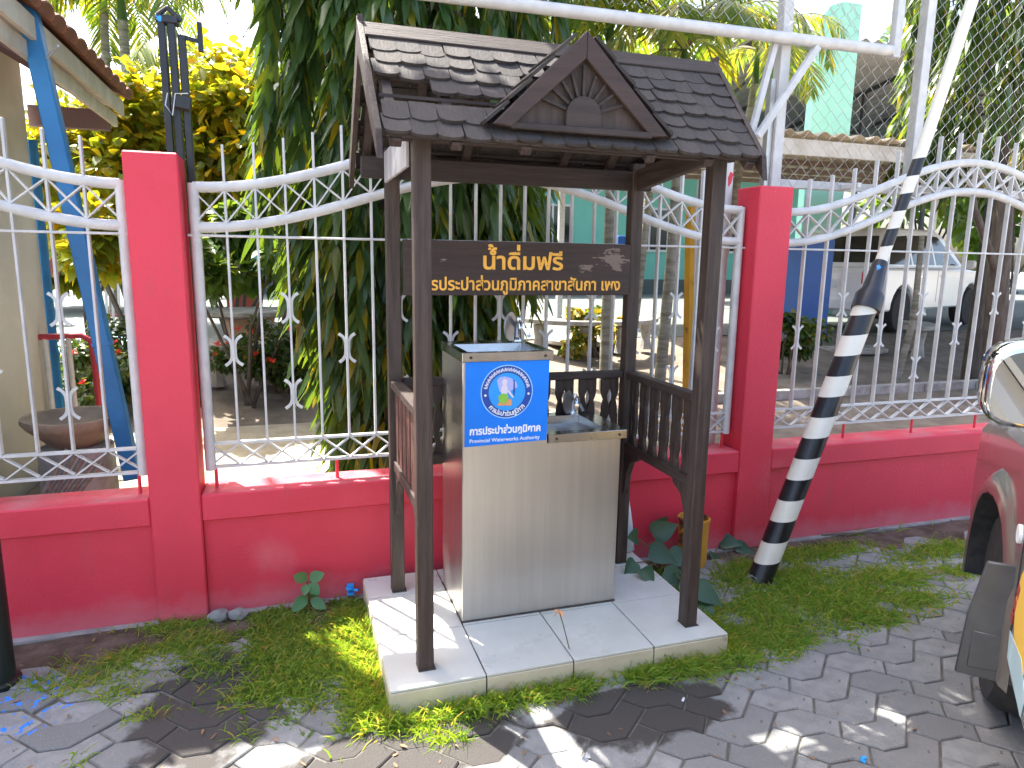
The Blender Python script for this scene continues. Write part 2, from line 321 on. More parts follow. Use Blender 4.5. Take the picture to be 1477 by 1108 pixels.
# ================================================================ ground
def sheet(x0, x1, y0, y1, z, nx=1, ny=1, fn=None, mt='soil'):
    b = MB(); vs = []; fs = []
    for j in range(ny+1):
        for i in range(nx+1):
            x = x0+(x1-x0)*i/nx; y = y0+(y1-y0)*j/ny; vs.append((x, y, fn(x, y) if fn else z))
    for j in range(ny):
        for i in range(nx): k = j*(nx+1)+i; fs.append((k, k+1, k+nx+2, k+nx+1))
    b.addf(vs, fs, mt); return b
def gz(x, y): return 0. if y < 5.4 else min(.5, (y-5.4)/(9.2-5.4)*.5)    # garden behind the fence climbs to the drive
from mathutils import noise as mn
struct('ground', sheet(-300, 300, -200, 500, -.35, mt='concrete_ground').mesh('ground'))
struct('street', sheet(-14, 16, -14, 1.15, -.004, mt='concrete_ground').mesh('street'))
struct('soil_strip', sheet(-4, 6.5, 1.15, 3.2, 0, 150, 40, lambda x, y: -.016+.014*mn.noise((x*5, y*5, 0))+.010*mn.noise((x*14, y*14, 3))+(.012 if y > 2.95 else 0), 'soil').mesh('soil_strip', smooth=60))
struct('garden_ground', sheet(-12, 24, 3.3, 9.4, 0, 90, 40, lambda x, y: gz(x, y)-.006+.012*mn.noise((x*3, y*3, 5)), 'garden_soil').mesh('garden_ground', smooth=60))
struct('driveway', sheet(-40, 90, 9.2, 75, .5, mt='road').mesh('driveway'))
struct('garden_path', sheet(-1.5, 2.6, 3.36, 6.3, 0, 20, 20, lambda x, y: gz(x, y)+.022, 'walkway').mesh('garden_path'))
# pavers: two interlocking shapes that tile exactly
pav = struct('pavement', sheet(-3.5, 6, 1.15, 2.9, -.0075, mt='joint_sand').mesh('pavement'))
_b = Vector((.449, -.018)); _a = Vector((-.003, -.1365))
J = Vector((-.139, -.125)); F1 = Vector((.092, -.006)); MID = J*.5
# chain points relative to long-joint top: top(0,0) -> pk -> v -> next joint bottom
PK = F1; V_ = PK+Vector((.128, -.133)); NB = _b+J
def onchain(t): return PK+(V_-PK)*t
ST = onchain(.75); SB = _a+onchain(.30)
P1 = [Vector((0,0)), PK, ST, SB, _a+PK, _a, MID]
P2 = [MID, _a, _a+J, _a+V_-_b, _a+onchain(.30)-_b, onchain(.75)-_b, V_-_b, J]
def shrink(poly, d):
    n = len(poly); out = []
    ar = sum(poly[i].x*poly[(i+1) % n].y-poly[(i+1) % n].x*poly[i].y for i in range(n)); sg = 1 if ar > 0 else -1
    for i in range(n):
        p, q, r_ = poly[i-1], poly[i], poly[(i+1) % n]
        e1 = (q-p).normalized(); e2 = (r_-q).normalized(); n1 = Vector((-e1.y, e1.x))*sg; n2 = Vector((-e2.y, e2.x))*sg
        k = 1+n1.dot(n2); out.append(q+(n1+n2)*(d/max(.5, k)))
    return out
def paver_mesh(poly):
    c = sum(poly, Vector((0,0)))/len(poly); b = MB(); A = [p-c for p in shrink(poly, .0035)]; B = [p-c for p in shrink(poly, .0075)]; n = len(A)
    vs = [(p.x, p.y, -.03) for p in A]+[(p.x, p.y, -.0045) for p in A]+[(p.x, p.y, 0) for p in B]
    fs = [(i, (i+1) % n, n+(i+1) % n, n+i) for i in range(n)]+[(n+i, n+(i+1) % n, 2*n+(i+1) % n, 2*n+i) for i in range(n)]+[tuple(range(2*n, 3*n))]
    b.addf(vs, fs); out = []
    for k in range(5):
        me = b.mesh('paver', 'paver'); setrnd(me, np.full(len(me.vertices), k/4)); out.append(me)
    return c, out
pc1, pm1 = paver_mesh(P1); pc2, pm2 = paver_mesh(P2)
plist = []
for i in range(-16, 12):
    for k in range(-14, 22):
        o = Vector((2.085, 2.249))+_b*i+_a*k
        for c, ms in ((pc1, pm1), (pc2, pm2)):
            p = o+c
            edge = 2.98 if p.x > 1.7 else 2.86+.10*mn.noise((p.x*2, 0, 1))
            if not (1.12 < p.y < edge and -3 < p.x < 5.2): continue
            if .33 < p.x < 1.62 and p.y > 2.28: continue
            plist.append((p, ms))
def seen(p, m=.16):
    d = Vector((p.x, p.y, -CH)); zc = d.dot(_f)
    return zc > 0 and abs(d.dot(_r)/zc) < .74+m and abs(d.dot(_u)/zc) < .556+m
vis = sorted([q for q in plist if seen(q[0])], key=lambda q: q[0].length); rest = [q for q in plist if not seen(q[0])]+vis[295:]
def paver_M(p):
    rr = random.Random(int(p.x*977+p.y*7919)); s = .5 if p.x > 1 else 1.6
    return T((p.x, p.y, rr.uniform(-.004, .002)*s)) @ Matrix.Rotation(rr.uniform(-.012, .012)*s, 4, 'X') @ Matrix.Rotation(rr.uniform(-.012, .012)*s, 4, 'Y')
for p, ms in vis[:295]: obj('paver', random.choice(ms), pav, paver_M(p))
bm = bmesh.new()
for p, ms in rest:
    me = ms[2].copy(); me.transform(paver_M(p)); bm.from_mesh(me); bpy.data.meshes.remove(me)
me = bpy.data.meshes.new('outer_pavers'); bm.to_mesh(me); bm.free(); me.materials.append(MAT['paver'])
tag(obj('outer_pavers', me, pav), kind='stuff')
# ================================================================ boundary wall
wall = thing('boundary_wall', (0, 3.2, 0), 'low pink painted masonry wall with square pillars carrying the white fence', 'wall')
YP, ZL = 3.143, .573
PX = [-3.56, -.60, 2.352, 5.31]; PW = (.2, .2, .21, .21)
for x, pw in zip(PX, PW):
    b = MB(); b.box((x+pw/2, YP+.1, .995), (pw, .2, 2.01)); obj('pillar', b.mesh('pillar', 'pink_paint', bevel=.006), wall)
ends = [-5.]+[q for x, pw in zip(PX, PW) for q in (x-.002, x+pw+.002)]+[7.2]
for i in range(0, len(ends), 2):
    a, c = ends[i], ends[i+1]
    b = MB(); b.box(((a+c)/2, YP+.003+.1, (.452+ZL)/2), (c-a, .2, ZL-.452), mt='pink_paint')
    me = b.mesh('coping', bevel=.006); me.materials.append(MAT['pink_ledge'])
    for p in me.polygons:
        if p.normal.z > .9: p.material_index = 1
    obj('coping', me, wall)
    b = MB(); b.box(((a+c)/2, YP+.034+.07, .224), (c-a, .14, .452)); obj('wall_panel', b.mesh('wall_panel', 'pink_paint'), wall)
    b = MB(); b.box(((a+c)/2, YP+.02+.06, -.03), (c-a, .17, .066)); obj('footing', b.mesh('footing', 'stone'), wall)
# ================================================================ fence panels
def pl(b, pts, r, n=8): return b.tube(pts, r, n)
def scroll_mesh():
    b = MB()
    for s in (-1, 1):
        pts = [(s*(.0065+.030*abs(t)**4), t*.066) for t in np.linspace(-1, 1, 13)]
        for (x0, z0), (x1, z1) in zip(pts[:-1], pts[1:]): b.bar((x0, 0, z0), (x1, 0, z1), .013, .0034, (0, 1, 0))
    return b.mesh('scroll', 'white_paint')
SCR = scroll_mesh()
def fence(x0, x1, amp, n, label, y=3.25, skip=lambda x: False):
    t = thing('fence_panel', ((x0+x1)/2, y, ZL), label, 'fence', 'fence panels between the pink pillars')
    zl = lambda x: 1.715+amp*(1-math.cos(2*PI*(x-x0)/(x1-x0)))/2
    xs = np.linspace(x0, x1, n+2); dense = np.linspace(x0, x1, 41)
    for dz, nm, r_ in ((0, 'arch_rail', .0225), (.165, 'top_rail', .0225)):
        b = MB(); b.tube([(x, y, zl(x)+dz) for x in dense], r_, 10); obj(nm, b.mesh(nm, 'white_paint', 50), t)
    for x, h in ((x0, zl(x0)+.18), (x1, zl(x1)+.18)):
        b = MB(); b.tube([(x, y, .655), (x, y, h)], .0225, 10); obj('end_post', b.mesh('end_post', 'white_paint', 50), t)
    b = MB(); b.tube([(x0-.03, y-.014, 1.682), (x1+.03, y-.014, 1.682)], .0055, 6); obj('tie_rod', b.mesh('tie_rod', 'white_paint', 50), t)
    for z in (.668, .775):
        b = MB(); b.box(((x0+x1)/2, y, z), (x1-x0-.04, .026, .011)); obj('bottom_rail', b.mesh('bottom_rail', 'white_paint'), t)
    for i, x in enumerate(xs[1:-1]):
        if skip(x): continue
        b = MB(); b.box((x, y, (.7805+zl(x)+.335)/2), (.010, .027, zl(x)+.335-.7805)); obj('picket', b.mesh('picket', 'white_paint', bevel=.0015), t)
        for z in (((1.19,) if i % 4 == 0 else (1.375, .985)) if i % 2 == 0 else ()): obj('scroll', SCR, t, T((x, y-.004, z)))
    for i in range(n+1):
        a, c = xs[i], xs[i+1]
        if skip(a) and skip(c): continue
        b = MB()
        b.bar((a+.004, y-.004, zl(a)+.02), (c-.004, y-.004, zl(c)+.145), .006, .024, (0,1,0)); b.bar((a+.004, y+.003, zl(a)+.145), (c-.004, y+.003, zl(c)+.02), .006, .024, (0,1,0))
        obj('cross_brace', b.mesh('cross_brace', 'white_paint'), t)
        b = MB()
        b.bar((a+.004, y-.004, .676), (c-.004, y-.004, .767), .006, .022, (0,1,0)); b.bar((a+.004, y+.003, .767), (c-.004, y+.003, .676), .006, .022, (0,1,0))
        obj('cross_brace', b.mesh('cross_brace', 'white_paint'), t)
    for k in np.linspace(x0+.02, x1-.02, 6):
        b = MB(); b.tube([(k, y, ZL-.01), (k, y, .663)], .008, 6); obj('stub_foot', b.mesh('stub_foot', 'pink_paint', 50), t)
fence(-3.34, -.632, .30, 20, 'white iron fence panel with curved rails left of the first pink pillar')
fence(-.362, 2.318, .27, 21, 'white iron fence panel with curved rails behind the wooden shelter')
fence(2.60, 5.28, .33, 17, 'white iron fence panel with a tall arched top right of the second pink pillar')
# ================================================================ tiled plinth
X0, X1, Y0, Y1 = .282, 1.668, 2.218, 3.136
pln = thing('tiled_plinth', ((X0+X1)/2, (Y0+Y1)/2, 0), 'low white tiled plinth the wooden shelter and steel dispenser stand on', 'plinth')
b = MB(); b.box(((X0+X1)/2, (Y0+Y1)/2, .03), (X1-X0-.018, Y1-Y0-.018, .124)); obj('core', b.mesh('core', 'grout'), pln)
xj = [X0, .636, .981, 1.325, X1]; yj = [Y0, 2.585, 2.925, Y1]
for i in range(4):
    for j in range(3):
        a, c, e, g = xj[i], xj[i+1], yj[j], yj[j+1]; gp = .0028
        b = MB(); b.box(((a+c)/2, (e+g)/2, .0965), (c-a-2*gp, g-e-2*gp, .009))
        obj('tile', b.mesh('tile', 'tile_white', bevel=.0012), pln, T((0, 0, random.uniform(-.0008, .0008))))
    b = MB(); b.box(((xj[i]+xj[i+1])/2, Y0+.004, .043), (xj[i+1]-xj[i]-.0056, .009, .094)); obj('side_tile', b.mesh('side_tile', 'tile_side', bevel=.0012), pln)
for xs_, s in ((X0, 1), (X1, -1)):
    for j in range(3):
        b = MB(); b.box((xs_+s*.004, (yj[j]+yj[j+1])/2+.004, .043), (.009, yj[j+1]-yj[j]-.006, .094)); obj('side_tile', b.mesh('side_tile', 'tile_side', bevel=.0012), pln)
# ================================================================ wooden shelter
sh = thing('water_shelter', (.98, 2.66, .1), 'small dark wooden shelter with shingled gable roof standing over the steel dispenser', 'shelter')
PL, PR, YF, YB = .43, 1.548, 2.34, 2.98
RY, RZ_, SL = 2.66, 2.395, .945                   # ridge line and roof slope
zr = lambda y: RZ_-abs(RY-y)*SL
for x, y, hz in ((PL, YF, .0), (PR, YF, .0), (PL-.005, YB, 0), (PR, YB, 0)):
    b = MB(); b.bar((x, y, .102), (x, y, zr(y)-.05), .058, .058); po = obj('post', b.mesh('post', 'wood_z', bevel=.004), sh)
    b = MB(); b.box((x+.003, y-.002, .1025), (.066, .064, .003)); obj('base_mortar', b.mesh('base_mortar', 'grout', bevel=.001), po)
def wb(nm, a, c, wd, ht, mt, up=(0,0,1), bev=.003): b = MB(); b.bar(a, c, wd, ht, up); return obj(nm, b.mesh(nm, mt, bevel=bev), sh)
wb('beam', (.30, YB, 1.965), (1.62, YB, 1.965), .04, .085, 'wood_x'); wb('beam', (.34, YF+.004, 2.005), (1.62, YF+.004, 2.005), .035, .06, 'wood_x')
for x in (PL-.002, PR+.002): wb('tie_beam', (x, YF+.034, 2.02), (x, YB-.034, 1.965), .035, .09, 'wood_y')
b = MB(); b.box((PL-.036, 2.66, 1.96), (.012, .54, .12)); obj('tie_beam_sheen', b.mesh('tie_beam_sheen', 'skylit_wood', bevel=.002), sh)  # pale board added for the sky light on the tie beam's outer face
wb('ridge_beam', (.30, RY, RZ_-.06), (1.70, RY, RZ_-.06), .04, .05, 'wood_x')
for x in (.33, .52, .75, 1.2, 1.43, 1.60):
    for s in (-1, 1): wb('rafter', (x, RY+s*.015, RZ_-.035), (x, RY+s*.45, zr(RY+.45)-.025), .035, .03, 'wood_y')
for k in range(6):
    for s in (-1, 1): y = RY+s*(.06+.077*k); wb('batten', (.30, y, zr(y)-.006), (1.63, y, zr(y)-.006), .018, .010, 'wood_x', bev=0)
# shingles
th = math.atan(SL)
def shingle_mesh():
    wv, ln, tk = .0902, .104, .0105; pts = [(-wv/2, 0), (wv/2, 0), (wv/2, -ln+.015)]
    pts += [(wv/2*math.cos(a), -ln+.015-.019*math.sin(a)) for a in np.linspace(.35, PI-.35, 5)]+[(-wv/2, -ln+.015)]
    b = MB(); b.prism(pts, lambda u, v, d: (u, v, d), 0, tk); out = []
    for k in range(6):
        me = b.mesh('shingle', 'shingle'); setrnd(me, np.full(len(me.vertices), k/5)); out.append(me)
    return out
SHM = shingle_mesh()
for s in (-1, 1):
    for row in range(7):
        for i in range(16):
            yb = .065+.057*(row+1)                 # lower edge, horizontally from the ridge
            xr = 1.718-.075*yb/.46; kx = (xr-.300)/1.448; x = .302+.0905*kx*(i+.5)-(.0 if row % 2 else .010)
            if s < 0 and row == 4 and i in (0, 1, 2, 3, 4, 5): continue
            if s < 0 and row == 3 and i in (0, 1): continue
            if s < 0 and row in (1, 2, 3) and abs(x-.955) < .13-.05*(3-row)/2: continue
            if s > 0 and row in (1, 2) and i in (6, 7, 9, 10, 12, 14, 15): continue
            ytop = yb-.104*math.cos(th)
            M = T((x, RY+s*ytop, RZ_-ytop*SL+.004)) @ (RZ(PI) if s > 0 else Matrix()) @ Matrix.Rotation(th-.085+random.uniform(-.045, .05), 4, 'X') @ RZ(random.uniform(-.05, .05)) @ T((random.uniform(-.003,.003), random.uniform(-.007,.005), 0)) @ Matrix.Diagonal((kx, 1, 1, 1))
            obj('shingle', random.choice(SHM), sh, M)
for s in (-1, 1): wb('ridge_cap', (.285, RY+s*.037, RZ_-.012), (1.712, RY+s*.037, RZ_-.012), .088, .011, 'wood_x', up=(0, math.sin(th)*s, math.cos(th)))
for x in (.275, 1.722):
    for s in (-1, 1):
        mt = 'skylit_wood' if (x < 1 and s < 0) else 'wood_z'
        wb('barge_board', (x+(.006 if s > 0 else 0), RY-s*.018, RZ_+.038), (x+(.006 if s > 0 else 0), RY+s*(.475 if s < 0 else .50), RZ_+.028-.48*SL), .020, .085, 'wood_z', up=(1,0,0)) if False else None
        b = MB(); e = .475
        b.prism([(-.012, .045), (e, .045-(e+.012)*SL), (e+.02, -.055-(e)*SL), (-.012, -.075)], lambda u, v, d, s=s, x=x: (x+d-(.085*max(0, u)/.495 if x > 1 else 0), RY+s*u, RZ_+v), -.010+(.001 if s > 0 else 0), .010+(.001 if s > 0 else 0))
        obj('barge_board', b.mesh('barge_board', mt if False else 'wood_y', bevel=.002), sh)
# dormer gable
gx, gw, gz0, gz1, gy = .945, .312, 2.022, 2.328, 2.195
gs = (gz1-gz0)/gw
for s in (-1, 1):
    b = MB(); tk = .058
    b.prism([(0, gz1), (s*gw, gz0), (s*(gw-.062), gz0-.006), (0, gz1-.085)], lambda u, v, d: (gx+u, gy+d, v), 0 if s < 0 else .002, .024 if s < 0 else .026)
    obj('gable_board', b.mesh('gable_board', 'board_wood', bevel=.003), sh)
    for row in range(4):                           # little dormer roof
        for i in range(3):
            u = .03+row*.075; yy = gy+.012+.085*i+.04
            if zr(yy-.03) > gz1-u*gs+.03 and yy < RY: continue
            M = T((gx+s*u, yy, gz1-u*gs+.012)) @ RZ(s*PI/2) @ Matrix.Rotation(math.atan(gs)-.07, 4, 'X')
            obj('shingle', random.choice(SHM), sh, M)
b = MB(); b.prism([(0, gz1-.07), (gw-.05, gz0+.004), (-(gw-.05), gz0+.004)], lambda u, v, d: (gx+u, gy+.030+d, v), 0, .012); obj('gable_panel', b.mesh('gable_panel', 'wood_z'), sh)
sb = MB(); sc = (gx, gz0+.045); sb.prism([(sc[0]+.062*math.cos(a), sc[1]+.062*math.sin(a)) for a in np.linspace(0, PI, 13)]+[(sc[0]-.062, gz0+.012), (sc[0]+.062, gz0+.012)], lambda u, v, d: (u, gy+.008+d, v), 0, .021)
obj('sun_disc', sb.mesh('sun_disc', 'wood_x'), sh)
for k in range(1, 10):
    a = PI*k/10; L1 = .90*min((gw-.06-0)/(abs(math.cos(a))+1e-6), 1/(math.sin(a)/(gz1-.085-sc[1])+abs(math.cos(a))/(gw-.07)))
    wb('sun_ray', (sc[0]+.064*math.cos(a), gy+.022, sc[1]+.064*math.sin(a)), (sc[0]+L1*math.cos(a), gy+.022, sc[1]+L1*math.sin(a)), .009, .014, 'wood_x', up=(0,1,0), bev=0)
wb('gable_sill', (gx-gw+.06, gy+.02, gz0), (gx+gw-.06, gy+.02, gz0), .035, .022, 'wood_x')
# railings: carved balusters
def baluster(hgt, wv, cut):
    b = MB(); n = 15; pr = []
    for i in range(n+1):
        t = i/n; k = 1-.30*max(0, math.sin(t*PI*4-.4))**2-.10*(abs(t-.5) < .04); pr.append((wv/2*k, t*hgt))
    # two halves round a carved slot
    for s in (-1, 1):
        inn = []
        for i in range(n+1):
            t = i/n; q = .010*max(0, math.sin((t-.14)/.30*PI)) if .14 < t < .44 else (.009*max(0, math.sin((t-.58)/.26*PI)) if .58 < t < .84 else 0)
            inn.append((q*cut+.0002, t*hgt))
        for i in range(n):
            b.prism([(s*inn[i][0], inn[i][1]), (s*pr[i][0], pr[i][1]), (s*pr[i+1][0], pr[i+1][1]), (s*inn[i+1][0], inn[i+1][1])], lambda u, v, d: (u, d, v), -.008, .008)
    return b.mesh('baluster', 'wood_z')
BAL = {}
def railing(a, c, zt, zb, n, wv, cut=1., mt='wood_y', bm_='wood_z'):
    a = Vector(a); c = Vector(c); d = (c-a).normalized(); ang = math.atan2(d.y, d.x)
    mr = 'wood_x' if abs(d.x) > .5 else 'wood_y'
    wb('hand_rail', a+Vector((0,0,zt)), c+Vector((0,0,zt)), .05, .032, mr); wb('lower_rail', a+Vector((0,0,zb)), c+Vector((0,0,zb)), .036, .045, mr)
    me = baluster(zt-zb-.04, wv, cut).copy(); me.materials[0] = MAT[bm_]
    for i in range(n): p = a+(c-a)*((i+.5)/n); obj('baluster', me, sh, T((p.x, p.y, zb+.021)) @ RZ(ang))
railing((PL, YF+.034, 0), (PL-.003, YB-.034, 0), 1.065, .705, 6, .062, .6, bm_='wood_red')
railing((PR, YF+.034, 0), (PR, YB-.034, 0), 1.066, .715, 6, .064, .8)
railing((PL+.03, YB, 0), (PR-.034, YB, 0), 1.068, .715, 9, .088, 1.7)
for x in (PL, PR):                                 # curved brackets under the side rails
    for y, s in ((YF+.031, 1), (YB-.031, -1)):
        pr = [(0, .695), (.13*1, .695), (.125, .675), (.06, .645), (.028, .58), (.018, .50), (0, .47)]
        b = MB(); b.prism(pr, lambda u, v, d, s=s, y=y, x=x: (x+d, y+s*u, v), -.014, .014); obj('bracket', b.mesh('bracket', 'wood_z'), sh)
# name board with painted letters
SY = YB-.036
b = MB(); b.box(((PL+PR)/2-.002, SY, 1.562), (PR-PL-.066, .022, .232)); brd = obj('sign_board', b.mesh('sign_board', 'board_wood', bevel=.002), sh)
TA = .613
def thai_line(s, marks, name, bold):
    parts = [(text_mesh(s, 1, 'sign_yellow', .012, bold), 0, 0)]
    for pre, mk, dx, dy in marks: parts.append((text_mesh(mk, 1, 'sign_yellow', .012, bold), adv(pre)+dx, dy))
    return join_mesh(name, parts)
def place_text(me, x0, x1, zb, y, name, parent, sy=1.):
    xs_ = [v.co.x for v in me.vertices]; k = (x1-x0)/(max(xs_)-min(xs_)); mn_ = min(xs_)
    for v in me.vertices: v.co = Vector(((v.co.x-mn_)*k, v.co.y*k*sy, v.co.z*k))
    o = obj(name, me, parent, T((x0, y, zb)) @ FACE); return o
tA = at(697, 388, y=SY-.012); tB = at(812, 388, y=SY-.012)
place_text(thai_line('นำดืมฟรี', [('น', '้', .03, .20), ('นำด', '่', 0, .19)], 'lettering', .022), tA.x, tB.x, tA.z, SY-.0115, 'lettering', brd, .90)
tA = at(590, 421, y=SY-.012); tB = at(894, 421, y=SY-.012)
place_text(thai_line('การประปาส่วนภูมิภาคสาขาสันกา เพง', [], 'lettering', .020), at(600, 418, y=SY-.012).x, tB.x, at(760, 418.5, y=SY-.012).z, SY-.0115, 'lettering', brd, 1.10)
# ================================================================ steel drinking water dispenser
DX0, DX1, DXM, DY0, DY1 = .636, 1.336, .998, 2.605, 2.985
ds = thing('water_dispenser', ((DX0+DX1)/2, 2.8, .1), 'stainless steel drinking water dispenser of two heights with blue sign on its front', 'water dispenser')
b = MB(); b.prism([(DX0, .1065), (DX1, .1065), (DX1, .855), (DXM, .855), (DXM, 1.205), (DX0, 1.205)], lambda u, v, d: (u, d, v), DY0, DY1)
obj('cabinet', b.mesh('cabinet', 'steel', bevel=.003), ds)
b = MB(); b.box(((DX0+DX1)/2, (DY0+DY1)/2, .1035), (DX1-DX0+.007, DY1-DY0+.007, .006)); obj('base_dirt_line', b.mesh('base_dirt_line', 'grout'), ds)  # thin dark strip for the dirt line round the cabinet foot
def basin(nm, x0, x1, zt, lip, fx0, fx1, fy0, fy1, dp):
    b = MB(); y0, y1 = DY0-.012, DY1+.008
    O = [(x0, y0), (x1, y0), (x1, y1), (x0, y1)]; I = [(fx0, fy0), (fx1, fy0), (fx1, fy1), (fx0, fy1)]; K = [(fx0+.02, fy0+.02), (fx1-.02, fy0+.02), (fx1-.02, fy1-.02), (fx0+.02, fy1-.02)]
    vs = [(x, y, zt-lip) for x, y in O]+[(x, y, zt) for x, y in O]+[(x, y, zt-.002) for x, y in I]+[(x, y, zt-dp) for x, y in K]
    fs = [(3,2,1,0)]+[(i, (i+1) % 4, 4+(i+1) % 4, 4+i) for i in range(4)]+[(4+i, 4+(i+1) % 4, 8+(i+1) % 4, 8+i) for i in range(4)]+[(8+i, 8+(i+1) % 4, 12+(i+1) % 4, 12+i) for i in range(4)]+[(12,13,14,15)]
    b.addf(vs, fs[1:]); o = obj(nm, b.mesh(nm, 'steel_smooth', bevel=.0015), ds)
    for x in (x0+.035, x1-.035):
        q = MB(); q.lathe([(0, -.003), (.006, -.002), (.006, 0)], n=8); obj('screw', q.mesh('screw', 'rust'), o, T((x, y0-.0005, zt-lip*.55)) @ Matrix.Rotation(-PI/2, 4, 'X'))
    return o
basin('upper_basin', DX0-.004, DXM+.014, 1.242, .036, DX0+.03, DXM-.025, DY0+.03, DY1-.09, .09)
basin('lower_basin', DXM+.002, DX1+.022, .892, .036, DXM+.022, DX1-.06, DY0+.05, DY1-.06, .12)
def tap(x, y, z, k=1.):
    b = MB(); b.tube([(x, y, z), (x, y, z+.05*k), (x-.004, y-.02*k, z+.075*k), (x-.004, y-.045*k, z+.07*k), (x-.004, y-.05*k, z+.05*k)], .009*k, 8, mt='chrome'); b.lathe([(.018*k, 0), (.018*k, .008), (.010, .02)], (x, y, z), 12, mt='chrome')
    o = obj('tap', b.mesh('tap', smooth=50), ds)
    b = MB(); b.prism([(.034*math.cos(a)*k, .052*math.sin(a)*k) for a in np.linspace(0, 2*PI, 17)[:-1]], lambda u, v, d: (d, u, v), -.004, .004)
    g = obj('guard', b.mesh('guard', 'tap_grey', 50), o, T((x-.030*k, y-.018, z+.055*k)) @ RZ(-.95))
    b = MB(); b.bar((x+.004, y-.02*k, z+.085*k), (x+.03*k, y-.05*k, z+.02*k), .006, .014); b.lathe([(.010, 0), (.012, .012), (.006, .02)], (x-.004, y-.03*k, z+.075*k), 10); obj('lever', b.mesh('lever', 'chrome', 50), o)
tap(.965, 2.93, 1.242, 1.25); tap(1.255, 2.955, .890, 1.1)
# blue sign with the authority's emblem
SX0, SX1, SZ0, SZ1 = .648, .997, .870, 1.204; YS = DY0-.004
b = MB(); b.prism([(SX0-.004, SZ0-.008), (SX1-.006, SZ0), (SX1, SZ1), (SX0, SZ1)], lambda u, v, d: (u, d, v), YS-.003, DY0-.001); sg = obj('sign_plate', b.mesh('sign_plate', 'sticker_blue'), ds)
ecx, ecz = at(731, 565, y=YS).x, at(731, 565, y=YS).z; ER = .109
def flat(polys, nm, mt, lay):
    b = MB()
    for poly in polys: b.prism(poly, lambda u, v, d: (u, d, v), YS-.003-.0006*lay, YS-.0031-.0006*(lay-1))
    return obj(nm, b.mesh(nm, mt), sg)
def disc(r_, cx=None, cz=None, n=48, ey=1.): return [((ecx if cx is None else cx)+r_*math.cos(2*PI*k/n), (ecz if cz is None else cz)+ey*r_*math.sin(2*PI*k/n)) for k in range(n)]
flat([disc(ER)], 'emblem_rim', 'sticker_ice', 1); flat([disc(ER*.965)], 'emblem_ring', 'sticker_navy', 2); flat([disc(ER*.705)], 'emblem_field', 'sticker_sky', 3)
E_ = lambda u, v: (ecx+u*ER, ecz+v*ER)
def blob(pts): return [E_(u, v) for u, v in pts]
flat([blob([(-.36,.30),(-.40,.44),(-.28,.56),(-.10,.58),(.16,.50),(.36,.34),(.40,.16),(.26,.10),(.05,.0),(-.18,-.05),(-.30,.05)])], 'emblem_hair', 'lilac', 4)
flat([disc(.10*ER, ecx-.10*ER, ecz+.36*ER, 20, 1.25), blob([(-.20,.24),(.0,.24),(.03,.0),(-.06,-.14),(-.22,-.12),(-.24,.06)]), blob([(.0,.02),(.10,.04),(.27,-.22),(.20,-.22)])], 'emblem_figure', 'skin_print', 5)
flat([blob([(-.34,-.14),(-.20,-.05),(.0,-.08),(.06,-.2),(-.02,-.36),(-.16,-.44),(-.32,-.34)])], 'emblem_cloth', 'leaf_print', 6)
flat([blob([(-.34,-.40),(.12,-.26),(.19,-.34),(.17,-.52),(-.36,-.50)])], 'emblem_base', 'orange_print', 5)
flat([blob([(.20,.44),(.28,.42),(.30,.0),(.26,-.20),(.23,-.0),(.24,.38)])], 'emblem_staff', 'sticker_navy', 6)
orn = []
for k in range(44):
    a = PI*(.06+.88*k/43); r0, r1 = ER*.765, ER*(.90 if k % 2 else .87); da = .017
    orn.append([(ecx+r_*math.cos(q), ecz+r_*math.sin(q)) for r_, q in ((r0, a-da), (r1, a-da*(1.6 if k % 3 else .5)), (r1, a+da*.7), (r0+.012*(k % 2)*.4, a+da*1.2))])
flat(orn, 'emblem_border', 'sticker_white', 4)
flat([disc(.045*ER, ecx-ER*.83, ecz-ER*.10, 10), disc(.045*ER, ecx+ER*.83, ecz-ER*.10, 10)], 'emblem_dots', 'sticker_white', 4)
cl = ['กา', 'ร', 'ป', 'ระ', 'ปา', 'ส่', 'ว', 'น', 'ภู', 'มิ', 'ภา', 'ค']; tot = sum(adv(c) for c in cl); acc = 0; bm = bmesh.new(); fs_ = .0255
for c in cl:
    wd = adv(c); f = (acc+wd/2)/tot; a = PI*(1.22+.56*f); acc += wd
    me = text_mesh(c, fs_, 'sticker_white', .0003, .03); me.transform(Matrix.Translation((-wd*fs_/2, -.26*fs_, 0)))
    me.transform(T((ecx+ER*.835*math.cos(a), YS-.0052, ecz+ER*.835*math.sin(a))) @ Matrix.Rotation(-(a+PI/2), 4, 'Y') @ FACE); bm.from_mesh(me)
me = bpy.data.meshes.new('ring_lettering'); bm.to_mesh(me); bm.free(); me.materials.append(MAT['sticker_white']); obj('ring_lettering', me, sg)
me = text_mesh('การประปาส่วนภูมิภาค', 1, 'sticker_white', .005, .038); place_text(me, at(677, 624, y=YS).x, at(779, 624, y=YS).x, at(730, 624.2, y=YS).z, YS-.0038, 'lettering', sg, 1.15)
me = text_mesh('Provincial Waterworks Authority', 1, 'sticker_white', .005, .012); place_text(me, at(677, 635, y=YS).x, at(778, 635, y=YS).x, at(730, 635.6, y=YS).z, YS-.0038, 'lettering', sg, 1.0)
